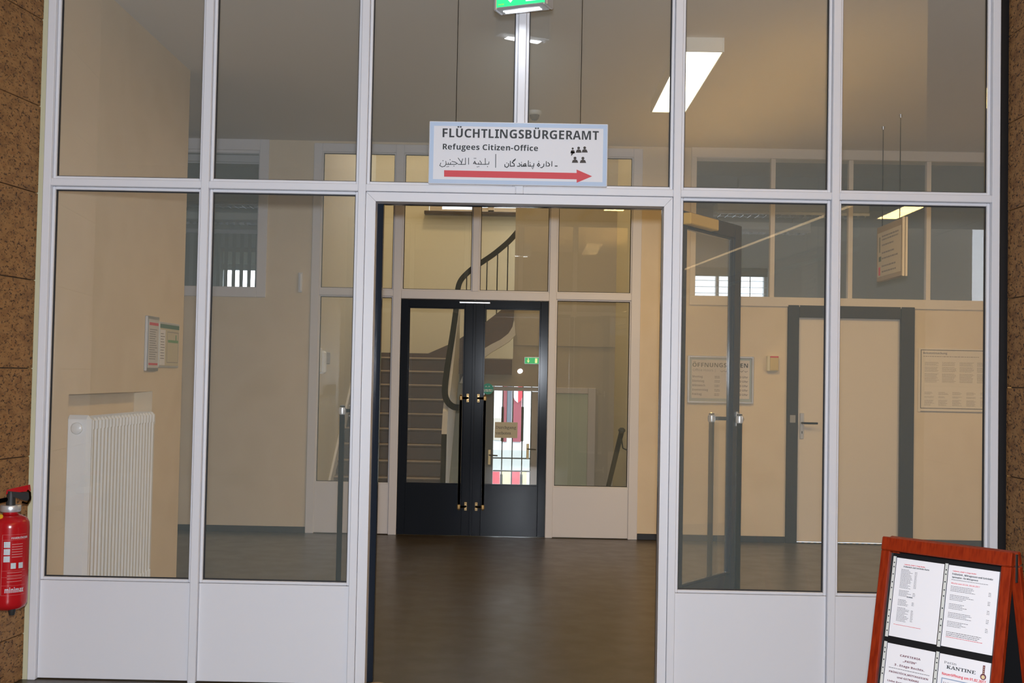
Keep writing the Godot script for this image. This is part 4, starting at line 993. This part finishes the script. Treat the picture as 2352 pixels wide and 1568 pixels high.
func menu_board() -> void:
	# folding wooden stand; its front frame leans back by 11 degrees and is turned towards the viewer's left
	var u := Vector3(0.67, 0, 0.742).normalized()
	var turn := atan2(-u.z, u.x)
	var top := px(2030, 1236, 4.6)
	var st := thing("menu_stand", "reddish wooden folding menu stand with papers in front of the right stone reveal", "menu stand", Vector3(top.x, 0, top.z), turn)
	var H := top.y
	var W := 0.515
	var lean := deg_to_rad(11.0)
	var fx := Transform3D(Basis(Vector3.RIGHT, -lean), Vector3(0, H, 0))     # panel hangs from y = 0 down to -H / cos(lean)
	var Lp := H / cos(lean) - 0.01
	var fr := Node3D.new()
	fr.free()
	part("top_rail", MB.new().box(Vector3(W / 2, -0.018, 0.0), Vector3(W, 0.052, 0.03), 0.004, fx), M.mahogany, st)
	part("stile", MB.new().box(Vector3(0.019, -Lp / 2 - 0.022, -0.002), Vector3(0.038, Lp - 0.044, 0.026), 0.003, fx), M.mahogany, st)
	part("stile", MB.new().box(Vector3(W - 0.019, -Lp / 2 - 0.022, -0.002), Vector3(0.038, Lp - 0.044, 0.026), 0.003, fx), M.mahogany, st)
	part("bottom_rail", MB.new().box(Vector3(W / 2, -Lp + 0.06, -0.002), Vector3(W - 0.076, 0.05, 0.024), 0.003, fx), M.mahogany, st)
	part("backing", MB.new().box(Vector3(W / 2, -Lp / 2 - 0.0, -0.008), Vector3(W - 0.07, Lp - 0.1, 0.008), 0.0, fx), M.black, st)
	var bx := Transform3D(Basis(Vector3.RIGHT, lean + 0.05), Vector3(0, H, -0.045))
	part("rear_top_rail", MB.new().box(Vector3(W / 2, -0.02, 0.0), Vector3(W, 0.05, 0.026), 0.004, bx), M.mahogany, st)
	for x in [0.019, W - 0.019]:
		part("rear_stile", MB.new().box(Vector3(x, -Lp / 2 - 0.02, 0.0), Vector3(0.038, Lp - 0.06, 0.026), 0.003, bx), M.mahogany, st)
	part("rear_backing", MB.new().box(Vector3(W / 2, -Lp / 2, 0.0), Vector3(W - 0.07, Lp - 0.1, 0.008), 0.0, bx), M.black, st)
	part("hinge", MB.new().box(Vector3(W + 0.001, H - 0.05, -0.022), Vector3(0.004, 0.1, 0.012)), M.rubber, st)
	# four sheets in punched plastic pockets
	var infos := ["menu sheet of breakfast and drinks prices, upper left of the four on the wooden stand", "menu sheet for the week, upper right of the four on the wooden stand", "cafeteria welcome sheet in maroon letters, lower left of the four on the wooden stand", "canteen opening sheet with blue box, lower right of the four on the stand"]
	var rng := RandomNumberGenerator.new()
	rng.seed = 123
	var pocket := mat(0.62, 0.62, 0.58, 0.3)
	var world := Transform3D(Basis(Vector3.UP, turn), Vector3(top.x, 0, top.z)) * fx
	for k in 4:
		var cx := 0.05 + 0.0 if k % 2 == 0 else 0.262
		var cy := -0.062 if k < 2 else -0.385
		var sh := Node3D.new()
		sh.name = numbered("menu_sheet")
		add_child(sh)
		tag(sh, infos[k], "menu", "sheets on the menu stand")
		sh.transform = world * Transform3D(Basis(), Vector3(cx, cy, 0.0))
		part("punched_strip", MB.new().span(0.0, 0.012, -0.305, 0.0, -0.002, -0.0005), pocket, sh)
		var holes := MB.new()
		for q in [0.024, 0.04, 0.068, 0.098, 0.12, 0.165, 0.205, 0.228, 0.252, 0.282]:
			holes.prism(disc2(Vector2(0.006, -q), 0.0028, 10), -0.0006, 0.0)
		part("punch_hole", holes, M.ink, sh)
		part("pocket_edge", MB.new().span(0.0125, 0.0142, -0.305, 0.0, -0.002, 0.0), mat(0.02, 0.025, 0.06, 0.4), sh)
		part("sheet", MB.new().span(0.0145, 0.208, -0.3, -0.004, -0.003, -0.001), M.paper, sh)
		var z := -0.0006
		var sp := MB.new()
		var rp := MB.new()
		if k == 0:
			words(sh, "Cafeteria „Patin“ 3. Etage Rechts", 0.048, -0.028, 0.0042, 0.085, z, M.arrow)
			words(sh, "Frühstück und Getränke Karte", 0.046, -0.037, 0.0055, 0.105, z, M.ink)
			for b in [[-0.046, 15], [-0.125, 5], [-0.16, 5], [-0.19, 11]]:
				small_print(sp, rng, 0.038, b[0], 0.05, b[1], 0.0049, 0.0019, z, 0.4)
				small_print(sp, rng, 0.095, b[0] - 0.005, 0.01, b[1] - 2, 0.0049, 0.0019, z, 0.1)
			words(sh, "GETRÄNKE", 0.072, -0.148, 0.004, 0.024, z, M.ink)
			small_print(rp, rng, 0.03, -0.254, 0.11, 1, 0.005, 0.0016, z, 0.0)
		elif k == 1:
			words(sh, "Cafeteria „Patin“ 3. Etage Rechts", 0.032, -0.026, 0.0042, 0.09, z, M.arrow)
			words(sh, "Frühstück , Mittagessen und Getränke", 0.031, -0.038, 0.0065, 0.155, z, M.ink)
			words(sh, "Speiseplan - für Mittagessen", 0.031, -0.049, 0.0055, 0.1, z, M.ink)
			small_print(sp, rng, 0.03, -0.056, 0.14, 1, 0.005, 0.0018, z, 0.0)
			words(sh, "Woche vom 03.04.-08.04.2017", 0.03, -0.071, 0.0052, 0.11, z, M.arrow, false)
			for d in 5:
				small_print(sp, rng, 0.03, -0.08 - d * 0.032, 0.1, 4, 0.0055, 0.002, z, 0.5)
				small_print(sp, rng, 0.175, -0.085 - d * 0.032, 0.01, 3, 0.0055, 0.002, z, 0.1)
			small_print(sp, rng, 0.03, -0.246, 0.15, 3, 0.006, 0.0024, z, 0.4)
			small_print(rp, rng, 0.03, -0.264, 0.14, 1, 0.005, 0.0018, z, 0.0)
		elif k == 2:
			words(sh, "CAFETERIA", 0.112, -0.045, 0.0075, 0.083, z, M.maroon, true, false, "lettering", true)
			words(sh, "„PATIN“", 0.112, -0.063, 0.0075, 0.055, z, M.maroon, true, false, "lettering", true)
			words(sh, "3 . Etage Rechts.", 0.112, -0.082, 0.0078, 0.122, z, M.maroon, true, false, "lettering", true)
			small_print(sp, rng, 0.03, -0.092, 0.165, 1, 0.005, 0.0022, z, 0.0)
			words(sh, "FRÜHSTÜCK,MITTAGESSEN", 0.112, -0.11, 0.0068, 0.158, z, M.maroon, true, false, "lettering", true)
			words(sh, "und GETRÄNKE", 0.112, -0.126, 0.0068, 0.088, z, M.maroon, true, false, "lettering", true)
			var ls := ["Liebe Damen und Herren,", "Ihre  beliebte Cafeteria ist", "wieder eröffnet !", "Wir freuen uns auf Ihren", "Besuch und garantieren", "leckeres Essen für ein", "gutes Preis-Leistungs", "Verhältnis !"]
			var wd := [0.152, 0.158, 0.1, 0.145, 0.143, 0.133, 0.13, 0.068]
			for i in ls.size(): words(sh, ls[i], 0.03, -0.144 - i * 0.0158, 0.0066, wd[i], z, M.maroon)
		else:
			words(sh, "Patin", 0.034, -0.036, 0.0085, 0.048, z, M.inkgrey, false, true)
			words(sh, "KANTINE", 0.045, -0.053, 0.0115, 0.11, z, M.ink, true, true)
			words(sh, "Neueröffnung am 01.02.2017", 0.03, -0.078, 0.0095, 0.165, z, M.arrow)
			part("text_box", MB.new().frame(0.03, 0.193, -0.36, -0.088, 0.0032, -0.001, -0.0004), mat(0.25, 0.32, 0.44, 0.6), sh)
			var lt := ["Liebe Damen und Herren,", "Ihre beliebte Cafeteria", "ist wieder eröffnet. Wir", "freuen uns auf Ihren", "Besuch und garantieren", "leckeres Essen für ein", "gutes Preis-Leistungs"]
			var wt := [0.148, 0.128, 0.13, 0.115, 0.135, 0.12, 0.12]
			for i in lt.size(): words(sh, lt[i], 0.112, -0.108 - i * 0.0172 - (0.007 if i > 0 else 0.0), 0.0062, wt[i], z, M.maroon, false, true, "lettering", true)
			var em := MB.new().span(0.18, 0.188, -0.048, -0.016, -0.001, -0.0004).prism(disc2(Vector2(0.184, -0.056), 0.011, 20), -0.001, -0.0004)
			part("emblem", em, M.maroon, sh)
			var e2 := MB.new().prism(disc2(Vector2(0.184, -0.057), 0.0065, 14), -0.0004, -0.0001)
			for i in 4: e2.span(0.1825, 0.1855, -0.024 - i * 0.007, -0.021 - i * 0.007, -0.0004, -0.0001)
			part("emblem_detail", e2, mat(0.7, 0.55, 0.3, 0.5), sh)
		if sp.v.size(): part("small_print", sp, M.inkgrey, sh)
		if rp.v.size(): part("red_print", rp, M.arrow, sh)
